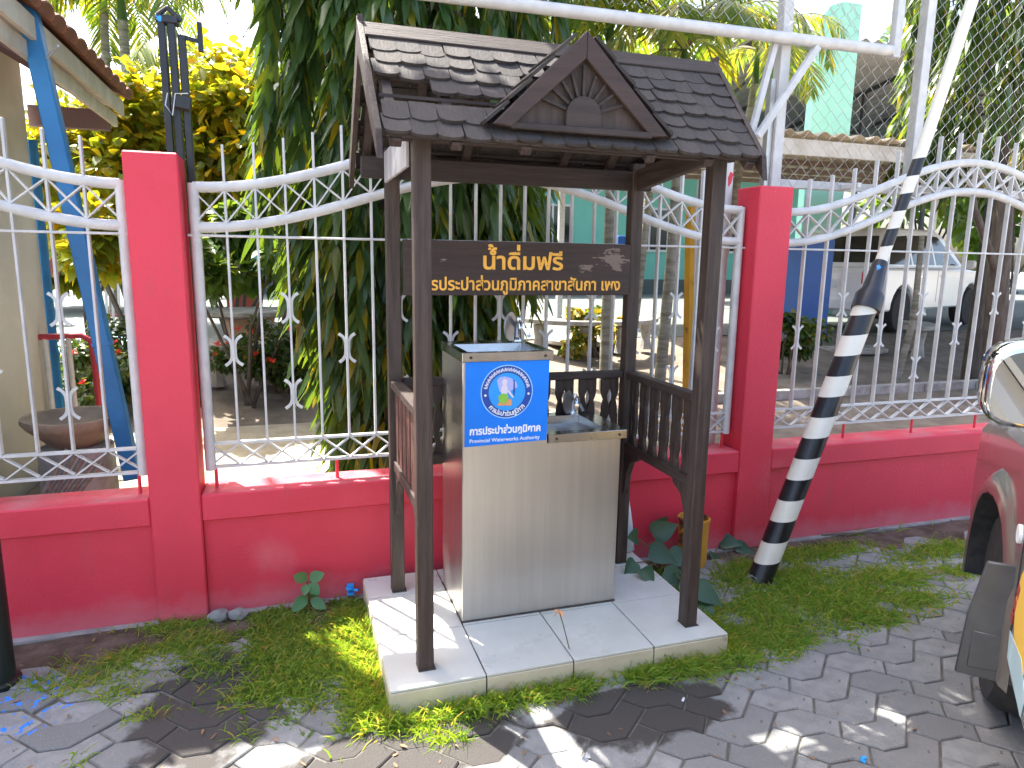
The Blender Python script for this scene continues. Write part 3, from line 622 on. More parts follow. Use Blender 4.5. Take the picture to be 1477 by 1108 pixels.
# ================================================================ striped barrier pole
sp = thing('barrier_pole', at(1097, 832, z=0), 'leaning black and white striped barrier pole with taped black joint', 'barrier pole')
pb = at(1095, 838, z=.0); pj_ = at(1253, 432, y=2.9); pk_ = at(1268, 385, y=2.93); ptp = at(1405, -8, y=3.02)
def striped(nm, a, c, ra, rc, n, start, pitch, parent):
    """tube cut into bands along slanted (helical) joints; each band a part"""
    a = Vector(a); c = Vector(c); ax = (c-a).normalized(); px_ = ax.cross(Vector((0,1,0))).normalized(); py_ = ax.cross(px_); L_ = (c-a).length; K = 20
    t = 0; k = start
    while t < L_-1e-4:
        t2 = min(L_, t+pitch); b = MB(); vs = []
        for tt in (t, t2):
            for j in range(K):
                an = 2*PI*j/K; sl_ = -.040*math.cos(an)*(0 if tt <= 0 or tt >= L_ else 1)*ra/.07
                q = max(0, min(L_, tt+sl_)); r_ = ra+(rc-ra)*q/L_; vs.append(a+ax*q+(px_*math.cos(an)+py_*math.sin(an))*r_)
        fs = [(j, (j+1) % K, K+(j+1) % K, K+j) for j in range(K)]
        if t <= 0: fs.append(tuple(range(K)))
        if t2 >= L_-1e-4: fs.append(tuple(range(K, 2*K)))
        b.addf(vs, fs); obj(nm, b.mesh(nm, ('pole_white', 'black_gloss')[k % 2], 50), parent); t = t2; k += 1
striped('stripe', pb, pj_, .061, .059, 20, 1, .1145, sp)
b = MB(); axp = (pk_-pj_).normalized(); b.tube([pj_-axp*.06, pj_+axp*.02, pj_+axp*.055, pk_+axp*.02, pk_+axp*.03], [.072, .071, .050, .037, .033], 18); obj('joint', b.mesh('joint', 'joint_wrap', 35), sp)
striped('stripe', pk_+axp*.02, at(1331, 215, y=2.965), .030, .030, 18, 0, .098, sp)
b = MB(); b.tube([at(1331, 215, y=2.965), ptp], .030, 16); obj('upper_tube', b.mesh('upper_tube', 'pole_white', 50), sp)
# ---------------------------------------------------------------- dark pole at the left
pq = at(-2, 985, z=0); t = thing('sign_pole', pq, 'thick black painted pole standing at the left end of the pavement', 'pole')
b = MB(); b.tube([pq, pq+Vector((0,0,2.6))], .058, 20); obj('shaft', b.mesh('shaft', 'black_paint', 50), t)
b = MB(); b.lathe([(.075, -.01), (.075, .012), (.06, .02)], pq, 20); obj('collar', b.mesh('collar', 'black_paint', 40), t)
# ---------------------------------------------------------------- gate post with lock box
t = thing('folded_post', at(252, 120, y=3.44)*1., 'tall black steel post with a small lock box behind the left pink pillar', 'post')
p0, p1 = at(268, 300, y=3.44), at(247, 34, y=3.44); dx = Vector((.03,0,0))
for i, nm in ((-1.25, 'channel'), (0, 'channel'), (1.25, 'channel')):
    b = MB(); b.bar(p0+dx*i+Vector((0,.01*abs(i),-.9)), p1+dx*i+Vector((0,0,-.035*i if i > 0 else 0)), .030, .045); obj(nm, b.mesh(nm, 'black_gloss', bevel=.004), t)
b = MB(); b.box(p1+Vector((-.015,0,.01)), (.085,.06,.03)); b.tube([p1+Vector((-.05,-.02,.02)), p1+Vector((-.01,-.02,.055)), p1+Vector((.04,-.01,.01))], .012, 8); obj('cap', b.mesh('cap', 'joint_wrap', bevel=.004), t)
lb = at(262, 148, y=3.40); b = MB(); b.box(lb, (.075,.03,.055), RZ(0).to_3x3() @ Matrix.Rotation(.15, 3, 'Y')); obj('lock_box', b.mesh('lock_box', 'black_gloss', bevel=.004), t)
b = MB(); b.tube([lb+Vector((-.05,-.02,.03)), lb+Vector((-.06,-.03,-.02)), lb+Vector((-.035,-.03,-.06)), lb+Vector((-.02,-.02,.03)), lb+Vector((.03,-.02,.035))], .003, 5); obj('wire_loop', b.mesh('wire_loop', 'galv', 60), t)
b = MB(); b.box(p1+Vector((.105,.05,-.03)), (.02,.02,.12)); b.bar(p1+Vector((.045,.04,-.04)), p1+Vector((.11,.05,-.05)), .015, .015); obj('hinge', b.mesh('hinge', 'black_gloss'), t)
# ---------------------------------------------------------------- pipes behind the second pillar
t = thing('vent_pipe', (2.318, 3.40, .0), 'white standing pipe with pink paint smear just left of the second pillar', 'pipe')
b = MB(); b.tube([(2.318, 3.40, 0), (2.318, 3.40, 2.19)], .034, 14); obj('tube', b.mesh('tube', 'white_paint', 50), t)
b = MB(); b.prism([(.0,.0),(.012,.03),(.03,.02),(.02,-.03),(.004,-.05)], lambda u, v, d: (2.305+u, 3.366+d, 2.06+v), -.002, .01); obj('paint_smear', b.mesh('paint_smear', 'pink_paint'), t)
t = thing('yellow_post', (2.17, 3.5, 0), 'yellow and white steel post standing behind the fence near the shelter', 'post')
a_, c_ = at(1000, 600, y=3.5), at(999, 298, y=3.5); a_.z = .0
b = MB(); b.bar(a_-Vector((.014,0,0)), c_-Vector((.014,0,0)), .028, .06); obj('yellow_face', b.mesh('yellow_face', 'yellow_paint', bevel=.002), t)
b = MB(); b.bar(a_+Vector((.020,0,0)), c_+Vector((.020,0,0)), .036, .055); obj('white_face', b.mesh('white_face', 'white_paint', bevel=.002), t)
# ---------------------------------------------------------------- chain link screen above the fence
ck = thing('chain_link_screen', (3.6, 3.42, 0), 'tall chain link screen on white steel posts behind the right fence panel', 'chain link fence')
YC = 3.42
def cbar(nm, a, c, wd=.05, mt='white_paint'): b = MB(); b.bar(a, c, wd, wd); return obj(nm, b.mesh(nm, mt, bevel=.003), ck)
q1, q2 = at(1130, 0, y=YC), at(1342, 0, y=YC)
for x, z0_ in ((2.635, .3), (3.62, 2.03), (4.9, 2.03)): cbar('steel_post', (x, YC, z0_), (x, YC, 3.55), .062)
[cbar('mount_arm', (x, YC-.03, z), (x, 3.262, z), .028) for x, z in ((3.62, 2.05), (4.9, 2.06), (3.1, 2.045))]
cbar('cross_bar', (2.67, YC, 2.05), (3.585, YC, 2.05), .045); cbar('cross_bar', (3.655, YC, 2.06), (4.865, YC, 2.06), .045)
b = MB(); b.bar((2.585, YC+.01, .2), (2.585, YC+.01, 2.6), .03, .04); obj('stay', b.mesh('stay', 'galv'), ck)
YQ = 3.345
b = MB(); b.tube([at(600, -11, y=YQ), at(1288, 74, y=YQ)], .030, 12); obj('frame_pipe', b.mesh('frame_pipe', 'white_paint', 50), ck)
e1 = at(1290, 76, y=YQ); b = MB(); b.bar(e1+Vector((.0,0,-.03)), e1+Vector((.0,0,.7)), .05, .045); obj('frame_upright', b.mesh('frame_upright', 'white_paint', bevel=.003), ck)
cbar('brace', at(1119, 58, y=YQ+.035), at(1078, 215, y=YQ+.035), .032); cbar('brace', at(1179, 68, y=YQ-.01), at(1092, 198, y=YQ-.01), .036)
def wire_net(nm, x0, x1, z0, z1, y, sp_=.043, r_=.0017):
    b = MB(); n = int((x1-x0)/sp_)-1
    for i in range(n+1):
        x = x0+sp_*i; pts = []; m = int((z1-z0)/(sp_*.9))
        for k in range(m+1):
            pts.append((x+(sp_ if (k+i) % 2 else 0)+random.uniform(-.002,.002), y+(.003 if (k+i) % 2 else -.003), z0+sp_*.9*k+random.uniform(-.002,.002)))
        b.tube(pts, r_, 3, cap=False)
    me = b.mesh(nm, 'galv'); o = obj(nm, me, ck); tag(o, kind='stuff'); return o
wire_net('wire_net', 2.66, 3.59, 2.03, 3.5, YC-.036); wire_net('wire_net', 3.64, 4.9, 2.05, 3.5, YC-.036)
wire_net('wire_net', .95, 3.34, 2.84, 3.3, YQ)
# ================================================================ bronze pickup / white car
def car(name, O, rz, label, paint, hero=False):
    t = thing(name, O, label, 'car', None, rz)
    def P(nm, b, mt=None, sm=40, bev=0., parent=None, M=None):
        return obj(nm, b.mesh(nm, mt, sm, bevel=bev), parent or t, M, world=False)
    R_ = .42; bot = .36
    def arc(cx, a0, a1, n=11): return [(cx+R_*math.cos(a), .36+R_*math.sin(a)) for a in np.linspace(a0, a1, n)]
    low = [(-2.42, .50), (-2.42, .98), (-2.36, 1.06), (1.02, 1.06), (1.25, 1.05), (2.05, .98), (2.34, .88), (2.42, .72), (2.42, .45), (2.36, bot)]+arc(1.42, 0, PI)+arc(-1.45, 0, PI)+[(-2.3, bot)]
    low = [(x, z) for x, z in low]
    wds = [(-.895, .035), (-.87, .008), (-.80, 0), (.80, 0), (.87, .008), (.895, .035)]
    b = MB(); n = len(low); vs = []
    L2 = [Vector(p) for p in low]
    for y, s in wds:
        q = shrink(L2, s) if s else L2
        vs += [(p.x, y, p.y) for p in q]
    fs = [(k*n+i, k*n+(i+1) % n, (k+1)*n+(i+1) % n, (k+1)*n+i) for k in range(len(wds)-1) for i in range(n)]+[tuple(range(n)), tuple(range((len(wds)-1)*n, len(wds)*n))]
    b.addf(vs, fs); P('body', b, paint, 35)
    # greenhouse
    cab = [(-2.30, 1.062), (-1.95, 1.62), (-1.7, 1.71), (.05, 1.73), (.30, 1.66), (1.12, 1.062)]
    wz = lambda z: .85-.20*(z-1.06)/.67
    def cabp(pts, off, mt, nm, s):
        b = MB(); m = len(pts); vs = [(x, s*(wz(z)+off), z) for x, z in pts]+[(x, s*(wz(z)+off-.012), z) for x, z in pts]
        b.addf(vs, [tuple(range(m)), tuple(range(m, 2*m))]+[(i, (i+1) % m, m+(i+1) % m, m+i) for i in range(m)]); return P(nm, b, mt)
    b = MB(); m = len(cab); vs = [(x, wz(z), z) for x, z in cab]+[(x, -wz(z), z) for x, z in cab]
    b.addf(vs, [tuple(range(m)), tuple(range(2*m-1, m-1, -1))]+[(i, (i+1) % m, m+(i+1) % m, m+i) for i in range(m)]); P('cabin', b, paint, 35, .03)
    for s in (-1, 1):
        for pts in ([(-1.98,1.12),(-1.76,1.56),(-1.12,1.60),(-1.12,1.12)], [(-1.04,1.12),(-1.04,1.605),(-.22,1.625),(-.22,1.12)], [(-.14,1.12),(-.14,1.625),(.12,1.61),(.82,1.12)]): cabp(pts, .004, 'car_glass', 'side_window', s)
        for x in (-1.08, -.18, .92):
            b = MB(); b.box((x, s*.8955, .76), (.008, .004, .56)); P('door_gap', b, 'rubber')
        for x in (-.95, -.06):
            b = MB(); b.box((x+.06, s*.905, .93), (.16, .025, .03)); P('door_handle', b, 'chrome', bev=.006)
        b = MB(); b.box((-2.36, s*.74, .90), (.14, .24, .22)); P('tail_light', b, 'tail_red', bev=.03)
        b = MB(); b.box((2.30, s*.66, .82), (.2, .36, .13)); P('headlight', b, 'mirror_glass' if False else 'sticker_white', bev=.03)
        if not (hero and s > 0):
            b = MB(); b.box((.86, s*1.0, 1.14), (.10, .20, .15)); P('wing_mirror', b, paint, bev=.03)
    for x0, z0, x1, z1, nm in ((1.06, 1.09, .34, 1.61, 'windscreen'), (-2.24, 1.14, -1.98, 1.56, 'rear_window')):
        b = MB(); o = .018 if x0 > 0 else -.018; vs = [(x0+o, -wz(z0)+.06, z0+.012), (x0+o, wz(z0)-.06, z0+.012), (x1+o, wz(z1)-.05, z1+.012), (x1+o, -wz(z1)+.05, z1+.012)]
        vs += [(x-o*.8, y, z-.012) for x, y, z in vs]; b.addf(vs, [(0,1,2,3), (4,5,6,7), (0,1,5,4), (1,2,6,5), (2,3,7,6), (3,0,4,7)]); P(nm, b, 'car_glass')
    b = MB(); b.box((-2.43, 0, .46), (.12, 1.66, .16)); P('rear_bumper', b, paint, bev=.03); b = MB(); b.box((-2.432, 0, .80), (.02, .46, .13)); P('number_plate', b, 'paper')
    b = MB(); b.box((2.40, 0, .50), (.10, 1.6, .20)); P('front_bumper', b, paint, bev=.04); b = MB(); b.box((2.40, 0, .80), (.06, .9, .12)); P('grille', b, 'chrome', bev=.02)
    for x in (1.42, -1.45):
        for s in (-1, 1):
            b = MB(); r_ = .36; w_ = .115
            b.lathe([(r_-.11, -w_), (r_-.03, -w_), (r_, -w_*.6), (r_, w_*.6), (r_-.03, w_), (r_-.11, w_)], (0,0,0), 32, mt='rubber'); Mw = T((x, s*.77, r_)) @ Matrix.Rotation(s*PI/2, 4, 'X')
            wh = obj('wheel', b.mesh('wheel', smooth=40), t, Mw, world=False)
            b = MB(); b.lathe([(0, -.055), (.06, -.06), (.10, -.045), (.22, -.055), (r_-.11, -.09)], (0,0,0), 30)
            for k in range(6):
                a = k*PI/3; b.bar((.05*math.cos(a), .05*math.sin(a), -.075), (.235*math.cos(a), .235*math.sin(a), -.095), .05, .02, (0,0,1))
            obj('rim', b.mesh('rim', 'wheel_rim', 40), wh, None, world=False)
            b = MB(); b.box((x, s*.60, .62), (.80, .38, .36)); P('wheel_well', b, 'rubber') if False else None
    if hero:
        for x in (1.42, -1.45):                    # flared arch lips
            b = MB(); vs = []; K = 15
            for a in np.linspace(-.12, PI+.12, K):
                
                kf = .22+.40*max(0, min(1, .5+.9*math.cos(a)))
                for rr_, y in ((.415, .86), (.415, .895+.075*kf), (.43, .897+.082*kf), (.49, .894+.05*kf), (.52, .885)): vs.append((x+rr_*math.cos(a), y, .36+rr_*math.sin(a)))
            fs = [(i*5+j, i*5+j+1, (i+1)*5+j+1, (i+1)*5+j) for i in range(K-1) for j in range(4)]; b.addf(vs, [f for q, f in enumerate(fs) if q % 4], paint); b.addf(vs, [f for q, f in enumerate(fs) if q % 4 == 0], 'rubber'); P('arch_flare', b, None, 60)
            b = MB(); b.prism([(.05, .30), (.035, .50), (-.0, .68), (-.10, .68), (-.08, .54), (-.17, .32), (-.14, .30)], lambda u, v, d, x=x: (x-.445+d-(.5-v)*.10, .97+u+.0, v), 0, .014)
            fl = P('mud_flap', b, 'flap_grey', bev=.004)
            b = MB(); b.prism([(.02, .33), (.015, .45), (-.06, .45), (-.12, .34)], lambda u, v, d, x=x: (x-.449+d-(.5-v)*.10, .97+u, v), 0, .006); P('flap_panel', b, 'flap_grey', bev=.002, parent=fl)
        def se(a_, b_): return [(a_*math.copysign(abs(math.cos(q))**.55, math.cos(q)), b_*math.copysign(abs(math.sin(q))**.55, math.sin(q))) for q in np.linspace(0, 2*PI, 33)[:-1]]
        ry_ = at(1519, 556, y=1.) - Vector((0,0,CH)); ci, si = math.cos(rz), math.sin(rz)    # along this line of sight, beside the door front
        k_ = (.70+ci*O[0]+si*O[1])/(ci*ry_.x+si*ry_.y); mw_ = Vector((0,0,CH))+ry_*k_-Vector(O); ml = Vector((ci*mw_.x+si*mw_.y, -si*mw_.x+ci*mw_.y, mw_.z)); print('mirror', ml, mw_+Vector(O))
        b = MB(); b.prism(se(.160, .120), lambda u, v, d: (d, u, v), -.04, .05)
        Mm = T(ml) @ RZ(.10) @ Matrix.Rotation(math.radians(-9), 4, 'Y')
        mr = P('wing_mirror', b, 'chrome', 50, .018, M=Mm)
        b = MB(); b.prism(se(.142, .101), lambda u, v, d: (d, u, v), -.0445, -.042); P('mirror_glass', b, 'mirror_glass', 50, parent=mr)
        b = MB(); b.tube([(ml.x+.02, .80, 1.09), (ml.x+.02, ml.y-.06, ml.z-.02)], .03, 10); P('mirror_arm', b, 'rubber', 50)
        def decal(nm, pts, mt, k): b = MB(); b.prism(pts, lambda u, v, d: (u, .8965+d, v), 0, .0008*k); P(nm, b, mt)
        decal('decal', [(.74+.16*math.cos(a), .62+.15*math.sin(a)) for a in np.linspace(0, 2*PI, 25)[:-1]], 'decal_yellow', 1)
        decal('decal', [(.60,.40),(.90,.42),(.92,.50),(.70,.52),(.58,.47)], 'decal_sky', 2)
        for i in range(3): decal('decal', [(.86+.02*i,.66-.05*i),(.89+.02*i,.67-.05*i),(.91+.02*i,.63-.05*i),(.87+.02*i,.62-.05*i)], 'decal_red', 2)
        b = MB(); b.tube([(.985, .8955, .79), (.985, .905, .79)], .03, 14); P('side_marker', b, 'paper', 40)
    return t
fr = math.radians(43)
car('pickup_truck', (2.016, .117, 0), fr, 'dark bronze pickup with chrome mirror and grey mud flap at the right edge', 'car_bronze', True)
wp = at(1296, 480, z=.5); ra = math.radians(20)
offx = Vector((-1.45*math.cos(ra)+.88*math.sin(ra), -1.45*math.sin(ra)-.88*math.cos(ra), 0))
car('parked_car', Vector((wp.x, wp.y, .5))-offx, ra, 'white car with red tail light parked under the carport beyond the right fence', 'car_white')
# ================================================================ small things on the ground
dp = at(997, 812, z=.0); t = thing('rusty_drum', dp, 'rusty yellow painted stub drum standing behind the right shelter post', 'drum')
b = MB(); b.lathe([(.075, 0), (.079, .02), (.080, .24), (.086, .245), (.086, .26), (.074, .262), (.07, .21), (0, .205)], dp, 22, wob=.012); obj('shell', b.mesh('shell', 'drum_yellow', 40), t)
b = MB(); b.lathe([(.0, .215), (.045, .212), (.071, .205)], dp, 16); obj('fill', b.mesh('fill', 'soil', 40), t)
def rock(p, r, label, mt='stone'):
    b = MB(); vs = []; n = 9
    bm = bmesh.new(); bmesh.ops.create_icosphere(bm, subdivisions=2, radius=1)
    for v in bm.verts:
        k = 1+.35*mn.noise(v.co*1.4+Vector(p)*9); v.co = Vector((v.co.x*r[0], v.co.y*r[1], v.co.z*r[2]))*k+Vector(p)
    me = bpy.data.meshes.new('stone'); bm.to_mesh(me); bm.free(); me.materials.append(MAT[mt]); return tag(obj('stone', me), label, 'stone')
rock(at(315, 888, z=.02), (.045, .03, .032), 'grey broken mortar lump at the foot of the left pink pillar')
rock(at(343, 886, z=.02), (.04, .03, .028), 'smaller grey mortar lump just right of the pillar foot')
rock(at(1096, 834, z=.015), (.06, .05, .04), 'tan stone at the foot of the striped pole', 'concrete')
bsp = at(508, 855, z=.03); b = MB()
for k in range(4): b.box(bsp+Vector((random.uniform(-.015,.015), random.uniform(-.01,.01), .012*k)), (.032,.022,.010), Matrix.Rotation(random.uniform(-.8,.8), 3, 'Z') @ Matrix.Rotation(random.uniform(-.5,.5), 3, 'X'))
tag(obj('litter_scrap', b.mesh('litter_scrap', 'blue_scrap')), 'crumpled blue scrap at the back left corner of the plinth', 'litter')
for (px, py), mt, lab, sz in (((845,1094), 'foil', 'small crumpled foil wrapper on the pavers in front of the plinth', .02), ((1245,1096), 'blue_scrap', 'tiny light blue scrap on the pavers near the pickup', .016), ((985,1010), 'paper', 'tiny pale paper fleck on the pavers beside the plinth', .008)):
    p = at(px, py, z=.004); b = MB(); b.box(p, (sz*1.5, sz, .004), Matrix.Rotation(.7, 3, 'Z') @ Matrix.Rotation(.3, 3, 'X')); b.box(p+Vector((.006,.004,.003)), (sz, sz*.7, .004), Matrix.Rotation(-.3, 3, 'Z') @ Matrix.Rotation(-.3, 3, 'Y')); tag(obj('litter_scrap', b.mesh('litter_scrap', mt)), lab, 'litter')
b = MB(); b.tube([at(1185, 771, z=.012), at(1235, 768, z=.02), at(1268, 762, z=.01)], [.006, .008, .004], 6); tag(obj('fallen_stick', b.mesh('fallen_stick', 'plank_wood', 50)), 'thin dry stick lying along the foot of the right wall', 'stick')
b = MB(); q0 = at(905, 812, y=3.08); vs = []
for j in range(7):
    for i in range(5):
        z = .105+.30*j/6; x = q0.x-.045+.075*i/4*(1-.35*j/6); y = 3.06+.05*j/6+.008*math.sin(i*2+j); vs.append((x, y, z))
b.addf(vs, [(j*5+i, j*5+i+1, (j+1)*5+i+1, (j+1)*5+i) for j in range(6) for i in range(4)])
me = b.mesh('paper_sheet', 'paper', 60); o = tag(obj('paper_sheet', me), 'crumpled white plastic sheet leaning on the wall behind the dispenser', 'sheet'); md = o.modifiers.new('thick', 'SOLIDIFY'); md.thickness = .002
# seedling and big-leaf vine
LEAFP = [(0, .04), (.12, .55), (.32, .95), (.55, 1.), (.78, .66), (.93, .25), (1, .02)]
HEART = [(-.10, .55), (0, .85), (.15, 1.), (.4, .86), (.65, .52), (.85, .2), (1, .02)]
def broad(nm, mt, base, stems, label, prof, cat='plant'):
    t = thing(nm, base, label, cat)
    for (tip, dirv, ln, wd) in stems:
        tip = Vector(tip); mid = (base+tip)/2+Vector((0,0,.03)); b = MB(); b.tube([base+Vector((0,0,-.02)), mid, tip], .0035, 6); obj('stem', b.mesh('stem', 'stem', 60), t)
        me = leaves('leaf', mt, [tip], [dirv], [(-.2+.3*random.random(), -.8, .55)], ln, wd, prof, .22, .0, .28); obj('leaf', me, t)
    return t
bs = at(445, 874, z=0)
def O_(px, py, y): return at(px, py, y=y)
broad('seedling', 'young_leaf', bs, [(O_(443,838,bs.y-.02), (-.55,-.1,.55), .085, .028), (O_(447,838,bs.y-.02), (.6,-.1,.5), .085, .028), (O_(443,843,bs.y-.03), (-.2,-.55,-.3), .05, .022), (O_(446,842,bs.y-.03), (.5,-.5,-.35), .065, .026), (O_(444,860,bs.y-.03), (-.8,-.45,-.30), .09, .028), (O_(448,866,bs.y-.04), (.8,-.5,-.15), .08, .026), (O_(446,862,bs.y-.0), (.4,.5,.1), .06, .02)], 'small green seedling with broad leaves growing at the foot of the wall', LEAFP)
vb = at(955, 822, z=.0); S_ = []
for px, py, dy, d, l in ((945,770,.05,(.5,-.2,.4),.15), (918,775,.02,(-.5,-.3,.3),.11), (940,795,-.03,(.9,-.5,-.2),.14), (968,800,-.05,(.8,-.5,-.25),.13), (915,812,-.15,(-.7,-.4,-.35),.10), (928,822,-.22,(.1,-.8,-.3),.10), (960,830,-.2,(.7,-.5,-.3),.15), (985,840,-.35,(.7,-.5,-.2),.14), (1005,848,-.42,(.6,-.6,-.25),.13), (1008,868,-.45,(.2,-.7,-.35),.12), (950,760,.08,(.2,-.2,.6),.10)):
    S_.append((at(px, py, y=vb.y+dy), d, l, l*.42))
broad('broadleaf_vine', 'vine_leaf', vb, S_, 'bluish green broad heart leaved plant beside the plinth and the yellow drum', HEART)
vb2 = at(1040, 790, z=0); broad('broadleaf_vine', 'vine_leaf', vb2, [(at(px, py, y=vb2.y+dy), d, l, l*.4) for px, py, dy, d, l in ((1040,780,0,(.6,-.5,.1),.12), (1062,788,-.05,(.7,-.4,-.1),.10), (1030,800,-.08,(-.4,-.6,-.1),.09), (1075,802,-.1,(.5,-.6,-.2),.11), (1050,808,-.12,(.1,-.7,-.2),.09))], 'low patch of broad green leaves between the yellow drum and striped pole', HEART)
# ---------------------------------------------------------------- grass
def grass(nm, blobs, n, hl, hh, wd, spread=.9, mt='grass', bend=.5):
    P = []; tot = sum(b_[4]*b_[2]*b_[3] for b_ in blobs)
    for px, py, rx, ry, dn in blobs:
        c = at(px, py, z=0); k = int(n*dn*rx*ry/tot)
        q = rng.normal(0, .46, (k*2, 2)); xs = c.x+q[:, 0]*rx; ys = c.y+q[:, 1]*ry
        for x, y in zip(xs, ys):
            if X0-.012 < x < X1+.012 and Y0-.010 < y: continue
            if y > 3.14 or math.hypot(x-pq.x, y-pq.y) < .07: continue
            if mn.noise((x*5.5, y*5.5, 2)) < -.22+.25*(dn < .7)+rng.normal(0, .22): continue
            P.append((x, y))
    P = np.array(P); m = len(P); a = rng.uniform(0, 2*PI, m); ti = rng.uniform(.15, spread, m)
    D = np.stack([np.cos(a)*ti, np.sin(a)*ti, np.ones(m)], 1)
    h = np.array([mn.noise((x*3, y*3, 8)) for x, y in P])*.4+1
    me = leaves(nm, mt, np.column_stack([P, np.full(m, -.012)]), D, np.stack([-np.sin(a)*0+np.cos(a+1.2), np.sin(a+1.2), np.full(m, .3)], 1), rng.uniform(hl, hh, m)*h, rng.uniform(.7, 1.3, m)*wd, [(0, 1), (.4, .85), (.75, .5), (1, .06)], bend)
    return me
LB = [(450,900,.30,.16,1.), (400,930,.30,.2,1.), (480,950,.28,.22,1.2), (520,1000,.24,.16,1.2), (560,1030,.2,.10,1.1), (420,985,.25,.12,.9), (340,950,.2,.12,.7), (510,900,.16,.25,1.3), (370,890,.2,.08,.8), (620,1035,.22,.09,1.1), (700,1005,.25,.06,1.2), (790,985,.25,.055,1.2), (880,968,.25,.05,1.3), (960,962,.25,.07,1.3), (1040,955,.2,.09,1.1), (250,900,.22,.08,.9), (190,945,.22,.1,.7), (130,985,.14,.07,.6), (180,1000,.1,.07,.7), (290,925,.18,.07,.7), (60,985,.10,.08,.5), (210,1030,.08,.05,.4), (345,1060,.06,.05,.6), (330,1010,.1,.06,.6), (100,1100,.06,.05,.5), (560,1075,.14,.04,.6), (650,1065,.1,.04,.5)]
RB = [(1085,880,.26,.22,1.2), (1150,840,.3,.16,1.3), (1200,870,.35,.16,1.2), (1270,840,.35,.15,1.), (1120,920,.2,.13,1.), (1060,915,.14,.14,1.2), (1240,895,.25,.1,.8), (1320,865,.25,.1,.8), (1330,800,.35,.1,.7), (1180,800,.4,.1,.9), (1075,830,.2,.15,1.), (1370,790,.3,.08,.7), (1290,890,.2,.06,.6), (1020,880,.1,.12,1.), (1245,765,.5,.04,.5), (1345,745,.4,.05,.6), (1160,940,.25,.06,.5), (1380,830,.2,.1,.5)]
tag(obj('grass', grass('grass', LB, 12500, .035, .12, .0031, 1.7)), kind='stuff'); tag(obj('grass', grass('grass', RB, 12500, .04, .13, .0034, 1.7)), kind='stuff')
tag(obj('ground_weeds', grass('ground_weeds', LB[:9]+[(500,870,.2,.1,1.)], 7000, .02, .05, .0065, 1.6, 'weed_leaf', .2)), kind='stuff')
tag(obj('tall_grass', grass('tall_grass', [(600,1022,.2,.04,5), (680,1006,.2,.03,5), (760,990,.25,.03,5), (850,972,.25,.03,5), (930,958,.25,.03,5), (1010,945,.15,.04,5), (545,960,.05,.3,3), (700,1000,.2,.05,1), (870,968,.1,.05,1.2), (790,985,.2,.05,1), (620,1035,.2,.06,1), (450,930,.3,.2,.5), (1180,850,.5,.2,.5), (300,935,.25,.15,.6), (240,960,.3,.15,.5), (1320,745,.3,.03,.9)], 3600, .06, .15, .0027, 1.3, 'grass', .6)), kind='stuff')
def fringe(nm, n, hl, hh, wd):
    k = n; xs = rng.uniform(X0-.03, X1+.06, k); ys = Y0-.012-np.abs(rng.normal(0, .035, k)); f = np.array([mn.noise((x*4, 3, 1)) for x in xs])
    k2 = n//2; xs = np.concatenate([xs, X0-.012-np.abs(rng.normal(0, .06, k2)), X1+.012+np.abs(rng.normal(0, .05, k2))]); ys = np.concatenate([ys, rng.uniform(Y0-.05, 3.0, k2), rng.uniform(Y0-.05, 3.0, k2)])
    ok = np.concatenate([f > rng.normal(-.12, .2, k), np.ones(2*k2, bool)]); xs, ys = xs[ok], ys[ok]; m = len(xs); a = rng.uniform(0, 6.28, m); ti = rng.uniform(.1, .9, m)
    return leaves(nm, 'grass', np.column_stack([xs, ys, np.full(m, -.01)]), np.stack([np.cos(a)*ti, np.sin(a)*ti-.15, np.ones(m)], 1), np.stack([np.cos(a+1.2), np.sin(a+1.2), np.full(m, .3)], 1), rng.uniform(hl, hh, m), rng.uniform(.7, 1.3, m)*wd, [(0, 1), (.4, .85), (.75, .5), (1, .06)], .5)
tag(obj('plinth_grass', fringe('plinth_grass', 4600, .06, .17, .0031)), kind='stuff')
P = np.array([(rng.uniform(-1.1, 4.2), rng.uniform(1.5, 3.1), .004) for _ in range(260)]); P = P[~((P[:,0] > X0-.03) & (P[:,0] < X1+.03) & (P[:,1] > Y0-.03))]; a = rng.uniform(0, 6.28, len(P))
tag(obj('leaf_litter', leaves('leaf_litter', 'dry_leaf', P, np.stack([np.cos(a), np.sin(a), 0*a+.08], 1), np.tile((0,0,1.), (len(P),1)), rng.uniform(.012,.035,len(P)), rng.uniform(.002,.006,len(P)), [(0,.2),(.3,1),(.7,.8),(1,.05)], .05)), kind='stuff')
b = MB(); g0 = at(807, 878, z=.1)+Vector((0,-.03,0)); wt = thing('dry_weed', at(826, 955, z=0), 'single dry weed stalk with orange tip in front of the plinth', 'weed')
b.tube([at(826, 955, z=0.), at(812, 900, y=2.20), at(806, 880, y=2.21)], .0022, 5); obj('stalk', b.mesh('stalk', 'stem', 60), wt)
obj('seed_head', leaves('seed_head', 'orange_print', [at(806, 881, y=2.21)]*7, rdir(7, -.6, .6), rdir(7), .028, .004, [(0,.3),(.5,1),(1,.1)], .3), wt)
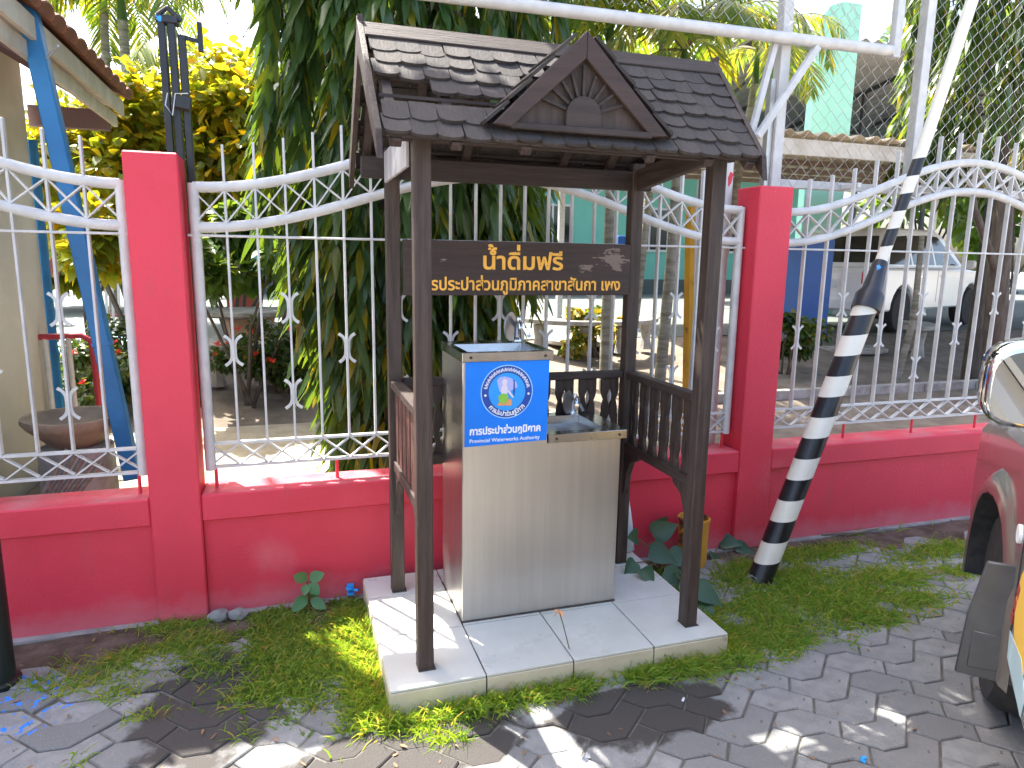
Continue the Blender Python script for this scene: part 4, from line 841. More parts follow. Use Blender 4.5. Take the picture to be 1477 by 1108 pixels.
# ================================================================ trees
LONG = [(0, .25), (.15, .8), (.35, 1.), (.6, .8), (.82, .45), (1, .05)]
OVAL = [(0, .15), (.3, .95), (.6, .9), (.85, .45), (1, .04)]
def unit(v): return v/(np.linalg.norm(v, axis=1)[:, None]+1e-9)
def trunk(parent, pts, rs, mt='bark', nm='trunk', n=10): b = MB(); b.tube(pts, rs, n); return obj(nm, b.mesh(nm, mt, 60), parent)
def weeping(base, h, z0, R, n, label, ln=.23, wd=.026, group='weeping trees behind the fence', seed=1):
    """tall narrow tree whose wavy leaves hang straight down"""
    t = thing('weeping_tree', base, label, 'tree', group)
    trunk(t, [base+Vector((0,0,-.1)), base+Vector((.03,0,h*.4)), base+Vector((0,.02,h*.95))], [.11, .08, .02])
    bx = MB(); PP = []; DD = []; UU = []; r0 = np.random.default_rng(seed)
    ns = n//26
    for k in range(ns):                            # hanging twigs, each dressed with leaves
        z = z0+(h-z0)*r0.random()**1.15; a = r0.uniform(0, 2*PI); Rr = R(z)*(.35+.65*math.sqrt(r0.random())); L_ = r0.uniform(.5, 1.15)
        c, s = math.cos(a), math.sin(a); p0 = np.array([base.x+.05*c, base.y+.05*s, base.z+z+.25]); p1 = np.array([base.x+Rr*c, base.y+Rr*s, base.z+z+.12]); p2 = p1+np.array([.10*c, .10*s, -L_])
        if k % 3 == 0: bx.tube([p0, (p0+p1)/2+np.array([0,0,.08]), p1, p2], [.010, .008, .006, .002], 4, cap=False)
        m = 26; tt = r0.random(m); q = p1[None]+(p2-p1)[None]*tt[:, None]; q[:, 2] = np.maximum(q[:, 2], base.z+z0*.4)
        al = r0.uniform(0, 2*PI, m); PP.append(q); DD.append(np.stack([.42*np.cos(al)+.25*c, .42*np.sin(al)+.25*s, -np.ones(m)*r0.uniform(.75, 1.3, m)], 1)); UU.append(np.stack([np.cos(al), np.sin(al), .5+0*al], 1)+r0.normal(0, .35, (m, 3)))
    P, D, U = map(np.concatenate, (PP, DD, UU)); k = len(P)
    obj('crown', leaves('crown', 'ashoka_leaf', P, D, U, r0.uniform(.7, 1.25, k)*ln, r0.uniform(.8, 1.2, k)*wd, LONG, .12, .022, .25), t)
    obj('twigs', bx.mesh('twigs', 'bark', 60), t)
    return t
def G(p): return (p[0]+.5*p[2]/1.732, p[1]-.866*p[2]/1.732)
wb0 = Vector((.80, 4.75, 0))
weeping(wb0, 4.9, .62, lambda z: .26+.66*min(1, (z/2.6)**1.2)-.25*max(0, (z-3.5)/4), 13500, 'tall dark weeping tree hanging close behind the wooden shelter', seed=3)
weeping(Vector((.50, 6.5, .1)), 7.0, 2.6, lambda z: .62-.2*max(0, (z-4)/3), 3800, 'weeping tree left of the shelter roof whose lower hem ends high above the garden', .23, .026, seed=5)
weeping(Vector((8.35, 6.6, .2)), 7.5, 3.0, lambda z: 1.15, 7500, 'wide weeping tree behind the chain link screen at the right', .24, .028, seed=8)
weeping(Vector((2.3, 7.6, .25)), 7.5, 3.0, lambda z: 1.0, 4000, 'weeping tree above and behind the ridge of the wooden shelter', .24, .027, seed=9)
def bushy(nm, base, rx, ry, z0, z1, n, lf, mt, label, cat='shrub', group=None, flowers=0, stems=5, lw=.36, prof=OVAL, seed=0, hollow=.5, droop=.25):
    t = thing(nm, base, label, cat, group); r0 = np.random.default_rng(seed+11)
    nc = max(6, n//120); u = rdir(nc, -.8, 1.); rad = r0.uniform(hollow, .95, nc)[:, None]; zc = (z0+z1)/2; hz = (z1-z0)/2
    C = u*rad*np.array([rx, ry, hz])+np.array([base.x, base.y, base.z+zc]); cr = r0.uniform(.18, .34, nc)*min(rx, hz)*1.25
    idx = r0.integers(0, nc, n); d = rdir(n); P = C[idx]+d*(cr[idx]*r0.random(n)**.4)[:, None]
    D = d+rdir(n)*.6+np.array([0,0,-.15]); U = rdir(n)*.6+np.array([0,-.2,.9])
    obj('foliage', leaves('foliage', mt, P, D, U, r0.uniform(.65, 1.25, n)*lf, r0.uniform(.8, 1.2, n)*lf*lw, prof, droop, 0, .25), t)
    b = MB()
    for k in range(stems):
        c = C[k % nc]; b.tube([base+Vector((random.uniform(-.1,.1)*rx, random.uniform(-.1,.1)*ry, -.05)), (Vector(c)+base)/2+Vector((random.uniform(-.1,.1), 0, .05)), Vector(c)], [.012+.012*rx, .010+.006*rx, .004], 6)
    obj('stems', b.mesh('stems', 'bark', 60), t)
    for k in range(flowers):
        v = Vector(rdir(1, -.2, .9)[0]); v.y = -abs(v.y); p = base+Vector((v.x*rx*1.02, v.y*ry*1.02, zc+v.z*hz*1.05)); dd = rdir(14, -.1, 1.)
        obj('flower', leaves('flower', 'red_flower', [p]*14+rdir(14)*.015, dd, rdir(14), .030, .011, [(0,.3),(.5,1),(1,.4)], .1), t)
    return t
E8 = lambda px, py, y: at(px, py, y=y)
# sunlit shrubs on the left
def base_at(px, y): p = at(px, 400, y=y); return Vector((p.x, p.y, gz(p.x, p.y)))
bushy('leafy_shrub', base_at(190, 8.8), 1.3, .9, 1.1, 2.75, 6500, .135, 'bush_leaf', 'sunlit yellow green shrub tree between the blue column and the pink pillar', 'shrub', 'sunlit shrubs in the garden', seed=1)
bushy('leafy_shrub', base_at(335, 9.0), 1.2, .9, 1.3, 3.3, 7000, .14, 'bush_leaf', 'tall sunlit yellow shrub tree right of the black steel post', 'shrub', 'sunlit shrubs in the garden', seed=2)
bushy('leafy_shrub', base_at(350, 6.9), .75, .5, 1.05, 1.95, 2200, .12, 'green_leaf', 'darker green shrub hanging over the concrete table', 'shrub', 'sunlit shrubs in the garden', seed=3)
bushy('leafy_shrub', base_at(118, 7.6), .42, .35, .95, 1.95, 650, .14, 'bush_leaf', 'small bright shrub seen between the grey wall and the blue column', 'shrub', 'sunlit shrubs in the garden', seed=4)
bushy('leafy_shrub', base_at(420, 12.0), 2.0, 1.2, 1.0, 4.0, 3800, .24, 'green_leaf', 'large green tree crown far behind the weeping tree', 'shrub', 'sunlit shrubs in the garden', seed=5)
bushy('leafy_shrub', base_at(210, 16.0), 3.0, 1.4, .4, 3.1, 4200, .30, 'bush_leaf', 'broad pale green tree far behind the left palms', 'shrub', 'sunlit shrubs in the garden', seed=6)
# hedge plants
def low(px, py, y, rx, ry, h, n, lf, mt, label, fl=0, seed=0, grp='low garden bushes behind the fence'):
    p = at(px, py, y=y); return bushy('flower_bush' if fl else 'garden_bush', Vector((p.x, y, gz(p.x, y))), rx, ry, .02, h, n, lf, mt, label, 'bush', grp, fl, 4, .42, OVAL, seed, .55)
low(405, 560, 7.3, .62, .42, .72, 2800, .055, 'hedge_leaf', 'round dark bush with red flowers in front of the concrete table', 16, 21)
low(110, 560, 6.9, .55, .4, .78, 2400, .055, 'hedge_leaf', 'bush with red flowers behind the clay bowl planter', 9, 22)
low(190, 560, 7.2, .45, .35, .75, 1600, .055, 'hedge_leaf', 'bush with pink red flowers beside the foot of the blue column', 4, 25)
low(860, 530, 8.2, .60, .4, .62, 1300, .09, 'croton_leaf', 'yellow leaved bush seen above the lower basin of the dispenser', 0, 23)
low(1130, 540, 7.2, .45, .4, .75, 1200, .08, 'hedge_leaf', 'dark green bush beside the second pink pillar', 0, 24)
low(690, 560, 8.0, .7, .4, .5, 900, .11, 'green_leaf', 'loose green plants behind the tall half of the dispenser', 0, 26)
# ---------------------------------------------------------------- palms
def frond(parent, c, az, el, L_, curl, n=30, ll=.42, lw=.017, seed=0):
    r0 = np.random.default_rng(seed); pts = []; p = np.array(c, float); e = el
    for i in range(13):
        pts.append(p.copy()); d = np.array([math.cos(az)*math.cos(e), math.sin(az)*math.cos(e), math.sin(e)]); p = p+d*L_/12; e -= curl/12*(1+i/8)
    pts = np.array(pts); tt = np.repeat(np.linspace(.12, .99, n), 2); k = len(tt); f = tt*12; i0 = np.minimum(f.astype(int), 11); fr_ = (f-i0)[:, None]
    Q = pts[i0]*(1-fr_)+pts[i0+1]*fr_; Tn = unit(pts[i0+1]-pts[i0]); S_ = np.array([-math.sin(az), math.cos(az), 0.])*np.where(np.arange(k) % 2, 1, -1)[:, None]
    D = S_*.9+Tn*.75+np.array([0,0,-.22])+r0.normal(0, .09, (k, 3)); le = ll*np.sin(np.clip(tt*1.02, .1, 1)*PI*.92+.15)*.85+.08
    me = leaves('frond', 'palm_leaf', Q, D, np.cross(S_, Tn)*np.where(np.arange(k) % 2, 1, -1)[:, None]+np.array([0,0,.01]), le, lw, [(0,.5),(.25,1),(.65,.8),(1,.06)], .38, 0, .2)
    o = obj('frond', me, parent); b = MB(); b.tube(pts, [.014*(1-i/14) for i in range(13)], 5); obj('rachis', b.mesh('rachis', 'stem', 60), o)
def palm(base, top, r, nf, L_, label, group, seed, n=28, ll=.42, lw=.017, curl=1.6):
    t = thing('palm_tree', base, label, 'palm tree', group); base = Vector(base); top = Vector(top)
    trunk(t, [base-Vector((0,0,.1)), base.lerp(top, .5)+Vector((.03,0,0)), top], [r*1.15, r, r*.8], 'palm_bark')
    b = MB(); b.tube([top-Vector((0,0,.1)), top+Vector((0,0,.35))], [r*.95, r*.5], 8); obj('crown_shaft', b.mesh('crown_shaft', 'green_leaf', 60), t)
    r0 = random.Random(seed)
    for k in range(nf): frond(t, top+Vector((0,0,.3)), 2*PI*(k+.4*r0.random())/nf, r0.uniform(.35, 1.15), L_*r0.uniform(.8, 1.15), curl*r0.uniform(.8, 1.2), n, ll, lw, seed*40+k)
GP = 'slender palms behind the shelter'
palm((3.75, 6.5, .1), E8(985, 120, 6.5), .055, 11, 1.5, 'slender palm with spotted stem right of the shelter roof', GP, 1)
palm((3.30, 6.9, .12), E8(880, 45, 6.9), .05, 11, 1.6, 'slender palm rising over the peak of the shelter gable', GP, 2)
palm((3.95, 7.6, .2), E8(960, 20, 7.6), .05, 10, 1.6, 'slender palm farther back between the other two behind the shelter', GP, 3)
palm((5.2, 7.9, .25), E8(1090, 110, 7.9), .05, 9, 1.35, 'slender palm just left of the chain link post', GP, 4)
GL = 'tall palms at the upper left'
q = base_at(200, 13.); palm(q, E8(176, 20, 13.), .085, 13, 2.2, 'tall palm at upper left with its crown cut by the frame, nearer the black post', GL, 5, 34, .55, .02)
q = base_at(160, 14.); palm(q, E8(148, -15, 14.), .075, 11, 2.0, 'tall palm nearest the tiled eave at upper left', GL, 6, 34, .5, .02)
q = base_at(345, 11.); palm(q, E8(330, 160, 11.), .07, 11, 2.0, 'shorter palm standing among the yellow shrubs', GL, 7, 34, .5, .02)
t = thing('leaning_trunk', (6.9, 6.0, .1), 'dark bare tree trunk behind the arched fence panel at the right', 'tree')
pA = at(1432, 560, y=5.9); pA.z = .05; trunk(t, [pA, at(1440, 400, y=5.9), at(1452, 250, y=5.9)], [.13, .11, .09])
b = MB(); b.tube([at(1440, 400, y=5.9), at(1405, 300, y=5.8), at(1398, 240, y=5.8)], [.05, .035, .02], 8); obj('limb', b.mesh('limb', 'bark', 60), t)
for i, (px, py, y) in enumerate(((1305, 560, 6.6), (1325, 350, 6.6))): pass
t = thing('sapling', (5.9, 6.5, .1), 'thin grey leaning stem behind the fence in front of the white car', 'tree')
pA = at(1290, 560, y=6.6); pA.z = .1; trunk(t, [pA, at(1318, 460, y=6.6), at(1330, 340, y=6.6)], [.045, .04, .03], 'palm_bark')
# ---------------------------------------------------------------- broad shade tree whose canopy dapples the pavement
LIT = [((-.30,.44),(2.80,3.10)), ((.24,.66),(2.28,2.86)), ((.66,.92),(1.55,2.09)), ((.10,.32),(2.25,2.95)), ((-.08,.2),(2.62,2.95)), ((.05,.62),(1.98,2.2)), ((.44,.62),(1.96,2.16)), ((-.02,.30),(1.86,2.06)), ((-.42,-.28),(2.02,2.3)), ((.16,.60),(1.55,1.88)), ((-.10,.12),(1.95,2.1)), ((.98,1.6),(1.38,1.46)), ((-.5,-.36),(2.1,2.2))]
STK = [(tuple(at(px, py, z=0)[:2]), a_, b_) for px, py, a_, b_ in ((1150,1070,.11,.04), (1222,1052,.13,.045), (1290,1035,.09,.035), (1320,1036,.10,.03), (1380,1032,.10,.045), (1100,1090,.08,.04), (250,1050,.09,.05), (330,1085,.10,.05))]
cv = thing('shade_tree', (-2.9, 4.2, 0), 'broad leafy shade tree standing outside the picture whose canopy dapples the pavement', 'tree')
trunk(cv, [Vector((-2.9,4.2,-.1)), Vector((-2.85,4.25,2.4)), Vector((-2.4,4.5,4.3))], [.24,.19,.14])
for k, e in enumerate(((3.4,4.5,4.95),(-1.6,6.3,5.3),(-3.9,5.0,5.2),(4.6,5.2,5.3))): trunk(cv, [Vector((-2.5,4.45,4.1)), Vector((-1.2,4.6,4.85)).lerp(Vector(e), .25), Vector(e)], [.08,.035,.012], nm='limb')
n = 15000; gxx = rng.uniform(-2.6, 5.6, n); gyy = rng.uniform(.95, 3.25, n); zz = rng.uniform(4.75, 5.6, n)
hs = .135
keep = np.ones(n, bool)
for (x0, x1), (y0, y1) in LIT:
    jx = np.array([mn.noise((a*9, b_*9, 1)) for a, b_ in zip(gxx, gyy)])*.07
    keep &= ~((gxx+jx > x0-hs*.8) & (gxx+jx < x1+hs*.8) & (gyy+jx > y0-hs*.8) & (gyy+jx < y1+hs*.8))
for (cx, cy), a_, b_ in STK: keep &= ~((((gxx-cx)*.8+(gyy-cy)*.5)/(a_+hs*.5))**2+(((gyy-cy)*.8-(gxx-cx)*.5)/(b_+hs*.55))**2 < 1)
gxx, gyy, zz = gxx[keep], gyy[keep], zz[keep]; n = len(zz)
P = np.column_stack([gxx-.2887*zz, gyy+.5*zz, zz]); D = rdir(n, -.5, .3); U = rdir(n)*.5+np.array([0,.35,.8])
obj('crown', leaves('crown', 'canopy_leaf', P-unit(D)*.07, D, U, .15, .048, OVAL, .15), cv)
# ================================================================ left house
YH = 6.0; cw = at(50, 300, y=YH); wx = cw.x
hs_ = thing('house', (wx-1.5, 5.0, 0), 'pale rendered house corner with brown tiled eave at the left edge', 'house')
b = MB(); b.box((wx-1.6, (3.75+YH)/2, 1.6), (3.2, YH-3.75, 3.2)); obj('wall', b.mesh('wall', 'grey_wall'), hs_)
b = MB(); b.box((wx+.02, YH+.03, 1.2), (.05, .05, 2.4)); obj('corner_pipe', b.mesh('corner_pipe', 'blue_post'), hs_)
ev = at(178, 146, y=6.25); el = at(166, 184, y=6.25); xe, ze = ev.x, ev.z; fh = ev.z-el.z
b = MB(); b.box((xe-.015, (3.75+6.25)/2, ze-fh*.28), (.03, 2.5, fh*.56)); obj('fascia', b.mesh('fascia', 'fascia', bevel=.003), hs_)
b = MB(); b.box((xe-.06, (3.75+6.22)/2, ze-fh*.78), (.03, 2.47, fh*.44)); obj('fascia', b.mesh('fascia', 'fascia', bevel=.003), hs_)
rs = .55
b = MB(); b.prism([(xe-.03, ze-.01), (wx-2.6, ze+(xe-wx+2.6)*rs), (wx-2.6, ze+(xe-wx+2.6)*rs-.08), (xe-.03, ze-.09)], lambda u, v, d: (u, d, v), 3.75, 6.24); obj('soffit', b.mesh('soffit', 'soffit'), hs_)
b = MB(); b.prism([(wx+.01, 2.0), (wx+.01, ze+(xe-wx)*rs-.1), (xe-.09, ze-.09), (xe-.09, ze-fh*.9), (wx+.3, ze-fh*.98)], lambda u, v, d: (u, d, v), YH+.10, YH+.14) if False else None
zb_ = at(90, 170, y=YH+.1).z; b = MB(); b.box(((wx+xe-.08)/2, YH+.10, zb_), (xe-.08-wx, .08, .14)); obj('eave_beam', b.mesh('eave_beam', 'eave_beam'), hs_)
for y in (4.4, 5.2): b = MB(); b.bar((wx+.01, y, ze+(xe-wx)*rs-.16), (xe-.08, y, ze-.14), .05, .08); obj('eave_beam', b.mesh('eave_beam', 'eave_beam'), hs_)
tm = MB(); tm.prism([(-.12, 0), (-.10, .035), (-.05, .055), (0, .06), (.05, .055), (.10, .035), (.12, 0), (.09, -.012), (-.09, -.012)], lambda u, v, d: (d, u, v), -.17, .16); TM = tm.mesh('roof_tile', 'clay_tile', bevel=.006)
for r_ in range(4):
    for c_ in range(12):
        obj('roof_tile', TM, hs_, T((xe-.10-.27*r_, 3.87+.212*c_, ze+.028+(.10+.27*r_)*rs+.012)) @ Matrix.Rotation(math.atan(rs)-.06, 4, 'Y') @ Matrix.Rotation(random.uniform(-.03,.03), 4, 'X'))
# blue column
t = thing('blue_column', (-.95, 4.35, 0), 'leaning bright blue steel column standing before the pale house', 'column')
a_, c_ = at(192, 690, y=4.3), at(30, -30, y=4.3); b = MB(); b.bar(a_, c_, .085, .085, (0,1,0)); obj('shaft', b.mesh('shaft', 'blue_post', bevel=.006), t)
b = MB(); pj2 = a_.lerp(c_, .30); ax2 = (c_-a_).normalized(); b.bar(pj2-ax2*.01, pj2+ax2*.01, .095, .095, (0,1,0)); obj('joint_band', b.mesh('joint_band', 'blue_post', bevel=.003), t)
b = MB(); b.tube([at(68, 84, y=4.22), at(84, 66, y=4.1)], .006, 6); obj('bracket_rod', b.mesh('bracket_rod', 'galv'), t)
# red and white guard rail
t = thing('guard_rail', at(95, 560, y=5.7), 'red pipe guard rail with white uprights beside the house corner', 'rail')
rr_ = [at(40, 487, y=5.8), at(118, 484, y=5.8), at(131, 492, y=5.8), at(136, 520, y=5.8), at(146, 615, y=5.8)]; b = MB(); b.tube(rr_, .022, 10); obj('red_pipe', b.mesh('red_pipe', 'red_rail', 60), t)
for px in (64, 98): b = MB(); b.tube([at(px, 487, y=5.8), at(px+14, 620, y=5.8)], .018, 8); obj('upright', b.mesh('upright', 'white_paint', 60), t)
# pale blue slab, far white railing, red wall
c0 = at(60, 525, y=8.2); c1 = at(185, 505, y=8.2); t = thing('blue_slab', ((c0.x+c1.x)/2, 9, .3), 'low pale blue slab with dark sides beyond the guard rail', 'platform')
b = MB(); b.box(((c0.x+c1.x)/2, 9.1, c1.z-.05), (c1.x-c0.x+.3, 2.2, .08)); obj('slab_top', b.mesh('slab_top', 'blue_slab', bevel=.006), t)
b = MB(); b.box(((c0.x+c1.x)/2, 9.15, (c1.z-.09+.1)/2), (c1.x-c0.x+.1, 2.0, c1.z-.19)); obj('slab_base', b.mesh('slab_base', 'slab_side'), t)
t = thing('white_railing', at(160, 450, y=12.), 'white slatted railing far off between blue column and pink pillar', 'railing')
for k in range(9): px = 128+k*9; b = MB(); b.bar(at(px, 470, y=12), at(px-3, 395, y=12), .035, .02); obj('slat', b.mesh('slat', 'white_paint'), t)
for py in (404, 455): b = MB(); b.bar(at(122, py, y=12.03), at(206, py, y=12.03), .03, .03); obj('rail', b.mesh('rail', 'red_rail'), t)
def boxthing(nm, px0, py0, px1, py1, y, dep, mt, label, cat, bev=.01):
    a, c = at(px0, py0, y=y), at(px1, py1, y=y); b = MB(); b.box(((a.x+c.x)/2, y+dep/2, (a.z+c.z)/2), (abs(c.x-a.x), dep, abs(a.z-c.z))); return tag(obj(nm, b.mesh(nm, mt, bevel=bev)), label, cat)
boxthing('brick_planter', 325, 408, 372, 470, 10.2, .5, 'red_brick', 'low red masonry planter behind the concrete table', 'planter')
boxthing('red_wall', 40, 368, 78, 400, 12.5, .3, 'red_brick', 'small stretch of red garden wall past the house corner', 'wall')
boxthing('blue_bin', 892, 340, 910, 366, 13., .35, 'blue_box', 'dark blue bin far off beside the right end of the name board', 'bin')
# clay bowl planter on plastered stand
bp_ = at(107, 606, y=4.45); t = thing('bowl_planter', Vector((bp_.x, bp_.y, 0)), 'wide cracked clay bowl planter on a plastered stand behind the left fence', 'planter')
b = MB(); b.lathe([(.10, bp_.z-.17), (.16, bp_.z-.10), (.235, bp_.z-.03), (.265, bp_.z+.01), (.262, bp_.z+.03), (.235, bp_.z+.03), (.19, bp_.z-.03), (0, bp_.z-.05)], (bp_.x, bp_.y, 0), 26, wob=.02); obj('bowl', b.mesh('bowl', 'mossy_clay', 50), t)
b = MB(); b.lathe([(.20, 0), (.19, bp_.z-.15), (.10, bp_.z-.14)], (bp_.x, bp_.y, 0), 20); obj('stand', b.mesh('stand', 'concrete', 40), t)
for k in range(5):
    a_, c_ = at(48+k*13, 708-k*3, y=3.85), at(98+k*12, 648+k*5, y=3.95); b = MB(); b.bar(a_-Vector((0,0,.1)), c_, .035, .014)
    tag(obj('wood_plank', b.mesh('wood_plank', 'plank_wood')), ('leftmost', 'second from left', 'middle', 'second from right', 'rightmost')[k]+' of the slanted weathered planks below the clay bowl planter', 'plank', 'planks below the clay bowl')
# ---------------------------------------------------------------- concrete garden furniture
def round_table(px, py, y, r, label, ped='terracotta'):
    p = at(px, py, y=y); g_ = gz(p.x, y); t = thing('garden_table', (p.x, y, g_), label, 'table', 'round concrete garden tables')
    b = MB(); b.lathe([(0, p.z-.06), (r*.95, p.z-.06), (r, p.z-.04), (r, p.z), (0, p.z)], (p.x, y, 0), 28); obj('tabletop', b.mesh('tabletop', 'concrete', 40), t)
    h = p.z-.06-g_; b = MB(); b.lathe([(r*.36, g_), (r*.36, g_+h*.25), (r*.42, g_+h*.3), (r*.55, g_+h), (0, g_+h)], (p.x, y, 0), 8); obj('pedestal', b.mesh('pedestal', ped), t); return p
def curved_bench(cx, cy, g_, r, a0, a1, label, h=.40):
    t = thing('curved_bench', (cx+r*math.cos((a0+a1)/2), cy+r*math.sin((a0+a1)/2), g_), label, 'bench', 'curved concrete benches round the garden tables'); K = 10; b = MB(); vs = []
    for a in np.linspace(a0, a1, K):
        for rr, z in ((r-.15, h-.06), (r+.15, h-.06), (r+.15, h), (r-.15, h)): vs.append((cx+rr*math.cos(a), cy+rr*math.sin(a), g_+z))
    b.addf(vs, [(i*4+j, i*4+(j+1) % 4, (i+1)*4+(j+1) % 4, (i+1)*4+j) for i in range(K-1) for j in range(4)]+[(3,2,1,0), tuple((K-1)*4+j for j in range(4))]); obj('seat', b.mesh('seat', 'concrete', 30, bevel=.008), t)
    for f in (.18, .82):
        a = a0+(a1-a0)*f; b = MB(); b.lathe([(.09, 0), (.06, h*.4), (.085, h-.06), (0, h-.06)], (cx+r*math.cos(a), cy+r*math.sin(a), g_-.02), 8); obj('leg', b.mesh('leg', 'concrete'), t)
p = round_table(358, 447, 8.3, .52, 'round concrete table on a faceted clay pedestal under the green shrub'); g_ = gz(0, 7.8)
curved_bench(p.x, 8.3, g_, .85, PI*1.12, PI*1.45, 'curved concrete bench at the near left of the clay pedestal table', .42); curved_bench(p.x, 8.3, g_, .85, PI*1.5, PI*1.85, 'curved concrete bench at the near right of the clay pedestal table', .42)
p = round_table(838, 488, 8.9, .55, 'round concrete table seen just above the lower basin', 'concrete'); curved_bench(p.x, 8.9, gz(0,8.9), .9, PI*1.1, PI*1.45, 'curved concrete bench beside the table above the lower basin', .40)
curved_bench(p.x, 8.9, gz(0,8.9), .9, PI*1.5, PI*1.85, 'curved concrete bench right of the table above the lower basin', .40)
p = round_table(1225, 500, 8.3, .52, 'round concrete table right of the striped pole', 'concrete'); curved_bench(p.x, 8.3, gz(0,8.2), .95, PI*1.55, PI*1.95, 'curved concrete bench behind the right fence panel', .42)
b = MB()
for i, (x0, x1) in enumerate(((-.6,.1),(.12,.8),(.82,1.5),(1.52,2.2))):
    t = MB(); t.box(((x0+x1)/2, 6.66, .05), (x1-x0-.012, .10, .20)); o = tag(obj('kerb_stone', t.mesh('kerb_stone', 'concrete', bevel=.006)), ('leftmost', 'second from left', 'second from right', 'rightmost')[i]+' grey kerb stone edging the garden bed left of the shelter', 'kerb', 'kerb stones of the garden bed')
for i in range(6):
    t = MB(); x0 = 4.0+i*.82; t.box((x0+.4, 6.35, .10), (.80, .10, .22)); tag(obj('kerb_stone', t.mesh('kerb_stone', 'concrete', bevel=.006)), ('leftmost', 'second from left', 'third from left', 'third from right', 'second from right', 'rightmost')[i]+' grey kerb stone of the bed behind the right fence panel', 'kerb', 'kerb stones of the right garden bed')
# ================================================================ mint building, carports
t = thing('mint_building', (8, 24, .5), 'long mint green building with dark metal roof across the drive', 'building')
b = MB(); b.box((9, 25, 2.6), (22, 6, 4.2)); obj('wall', b.mesh('wall', 'mint'), t)
b = MB(); b.box((9, 21.97, .75), (22, .05, .5)); obj('plinth_band', b.mesh('plinth_band', 'road'), t)
for k in range(5):
    fx = 1.2+k*3.6; b = MB(); b.box((fx, 21.97, 2.7), (1.5, .06, 1.5)); f = obj('window', b.mesh('window', 'white_paint'), t)
    for s in (-1, 1): b = MB(); b.box((fx+s*.36, 21.94, 2.7), (.64, .03, 1.34)); obj('pane', b.mesh('pane', 'car_glass'), f)
def ridged(nm, x0, x1, y0, y1, z0, z1, pitch, amp, mt, parent):
    b = MB(); n = int((x1-x0)/pitch*6); vs = []
    for j in range(2):
        for i in range(n+1): x = x0+(x1-x0)*i/n; vs.append((x, (y0, y1)[j], (z0, z1)[j]+amp*math.sin(2*PI*x/pitch)))
    b.addf(vs, [(i, i+1, n+2+i, n+1+i) for i in range(n)]); me = b.mesh(nm, mt, 60); o = obj(nm, me, parent); m = o.modifiers.new('sheet', 'SOLIDIFY'); m.thickness = .006; return o
ridged('roof', -3, 21, 21, 25.5, 4.7, 6.6, .30, .03, 'roof_metal', t); ridged('roof', -3, 21, 25.5, 29, 6.6, 4.7, .30, .03, 'roof_metal', t)
cz = at(1300, 222, y=6.7).z
t = thing('carport', (7, 9, .5), 'open carport with cream ribbed metal roof behind the right fence panel', 'carport')
x0 = 4.55; ridged('roof_sheet', x0, 16, 6.7, 12.4, cz+.15, cz+.42, .24, .028, 'roof_cream', t)
b = MB(); b.box(((x0+16)/2, 6.78, cz), (16-x0, .06, .17)); obj('edge_beam', b.mesh('edge_beam', 'fascia'), t)
b = MB(); b.bar((x0+.03, 6.8, cz+.02), (x0+.03, 12.4, cz+.26), .06, .14); obj('edge_beam', b.mesh('edge_beam', 'fascia'), t)
for k in range(5): b = MB(); y = 7.7+k*1.1; b.box(((x0+16)/2, y, cz+.07+.27*(y-6.7)/5.7), (16-x0, .05, .08)); obj('purlin', b.mesh('purlin', 'dark_frame' if False else 'plank_wood'), t)
for x in (4.8, 9.2, 13.6): b = MB(); b.box((x, 12.1, (cz+.3)/2+.2), (.1, .1, cz+.1)); obj('support', b.mesh('support', 'galv'), t)
t = thing('tall_carport', (13, 15, .5), 'higher grey metal carport roof on dark trusses beyond the mint panel', 'carport')
zn, zf2 = at(1230, 55, y=13.2).z, at(1200, 212, y=20).z; ridged('roof_sheet', at(1085, 100, y=13.2).x, 24, 13.2, 20, zn, zf2, .34, .04, 'roof_metal', t)
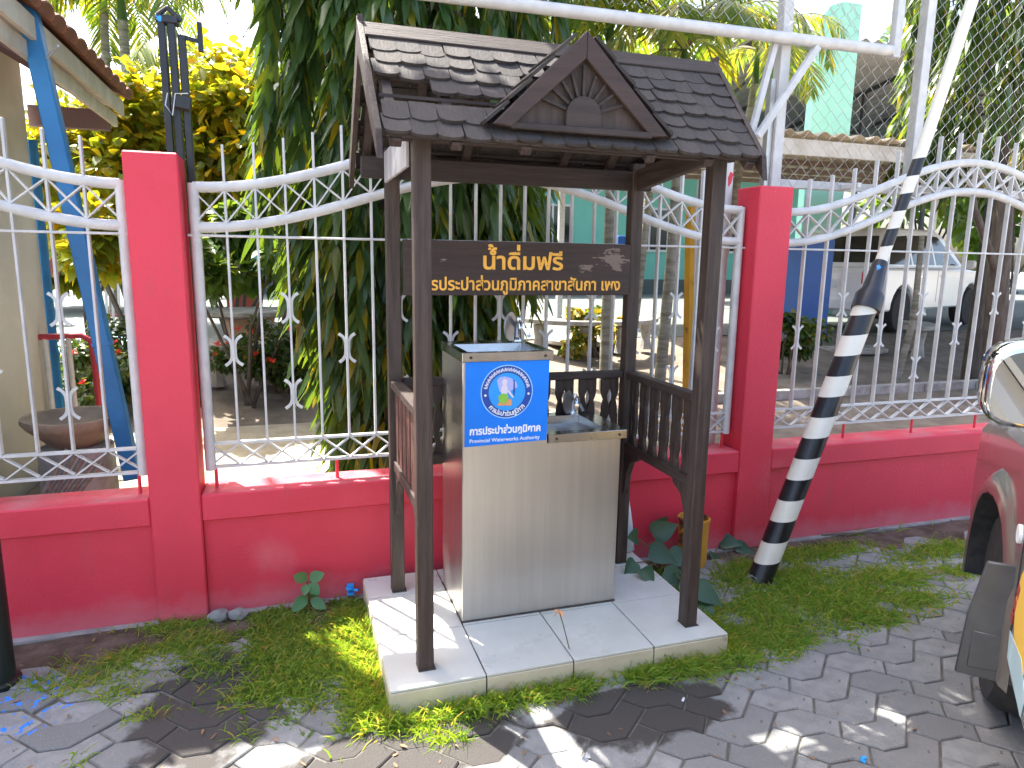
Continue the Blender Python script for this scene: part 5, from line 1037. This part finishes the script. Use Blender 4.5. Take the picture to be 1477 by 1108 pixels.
for k in range(6):
    x = 9.8+k*2.4; b = MB(); b.bar((x, 13.4, zn-.12), (x, 20, zf2-.12), .06, .10); b.bar((x, 15.5, zn-1.5), (x+1.1, 15.5, zn-.5), .05, .05); b.bar((x, 15.5, .5), (x, 15.5, zn-.45), .09, .09); b.bar((x, 15.5, zn-1.5), (x+2.4, 15.5, zn-1.5), .05, .05); b.bar((x+2.3, 15.5, zn-1.5), (x+1.2, 15.5, zn-.5), .05, .05); obj('truss', b.mesh('truss', 'dark_frame'), t)
a_, c_ = at(1165, 230, y=12.7), at(1244, 6, y=12.7); wv = c_.x-a_.x
b = MB(); b.prism([(a_.x, .5), (c_.x, .5), (c_.x, c_.z), (a_.x+.55*wv, c_.z), (a_.x+.25*wv, c_.z-.10*wv), (a_.x+.06*wv, c_.z-.32*wv), (a_.x, c_.z-.6*wv)], lambda u, v, d: (u, d, v), 12.7, 12.9)
tag(obj('mint_wall', b.mesh('mint_wall', 'mint_pale', bevel=.01)), 'tall mint green wall with one rounded top corner behind the chain link', 'wall')
a_, c_ = at(1148, 520, y=8.9), at(1205, 345, y=8.9); t = thing('blue_pillar', ((a_.x+c_.x)/2, 9.0, gz(0, 8.9)), 'square pillar painted blue above a mint foot, beside the white car', 'pillar')
zf = at(1175, 486, y=8.9).z; b = MB(); b.box(((a_.x+c_.x)/2, 9.1, (zf+c_.z)/2), (c_.x-a_.x, .4, c_.z-zf)); obj('shaft', b.mesh('shaft', 'blue_box', bevel=.006), t)
b = MB(); b.box(((a_.x+c_.x)/2+.02, 9.1, (zf+.3)/2), (c_.x-a_.x-.01, .38, zf-.3)); obj('foot', b.mesh('foot', 'mint_pale', bevel=.006), t)
# far trees closing the view
for i, (px, y, rx, zt, lab) in enumerate(((620, 30, 4.5, 11, 'large far tree behind the left end of the mint building'), (860, 33, 5.5, 13, 'large far tree behind the mint building roof'), (1080, 30, 5., 12, 'large far tree behind the tall carport'), (1330, 27, 5., 13, 'large far tree closing the view at the right edge'), (1460, 22, 3.6, 10, 'far tree crown past the white car'))):
    q = at(px, 375, y=y); bushy('far_tree', Vector((q.x, y, .5)), rx, 2.6, 1.5, zt, 2600, .62, 'green_leaf', lab, 'tree', 'far trees beyond the buildings', seed=50+i, stems=6)
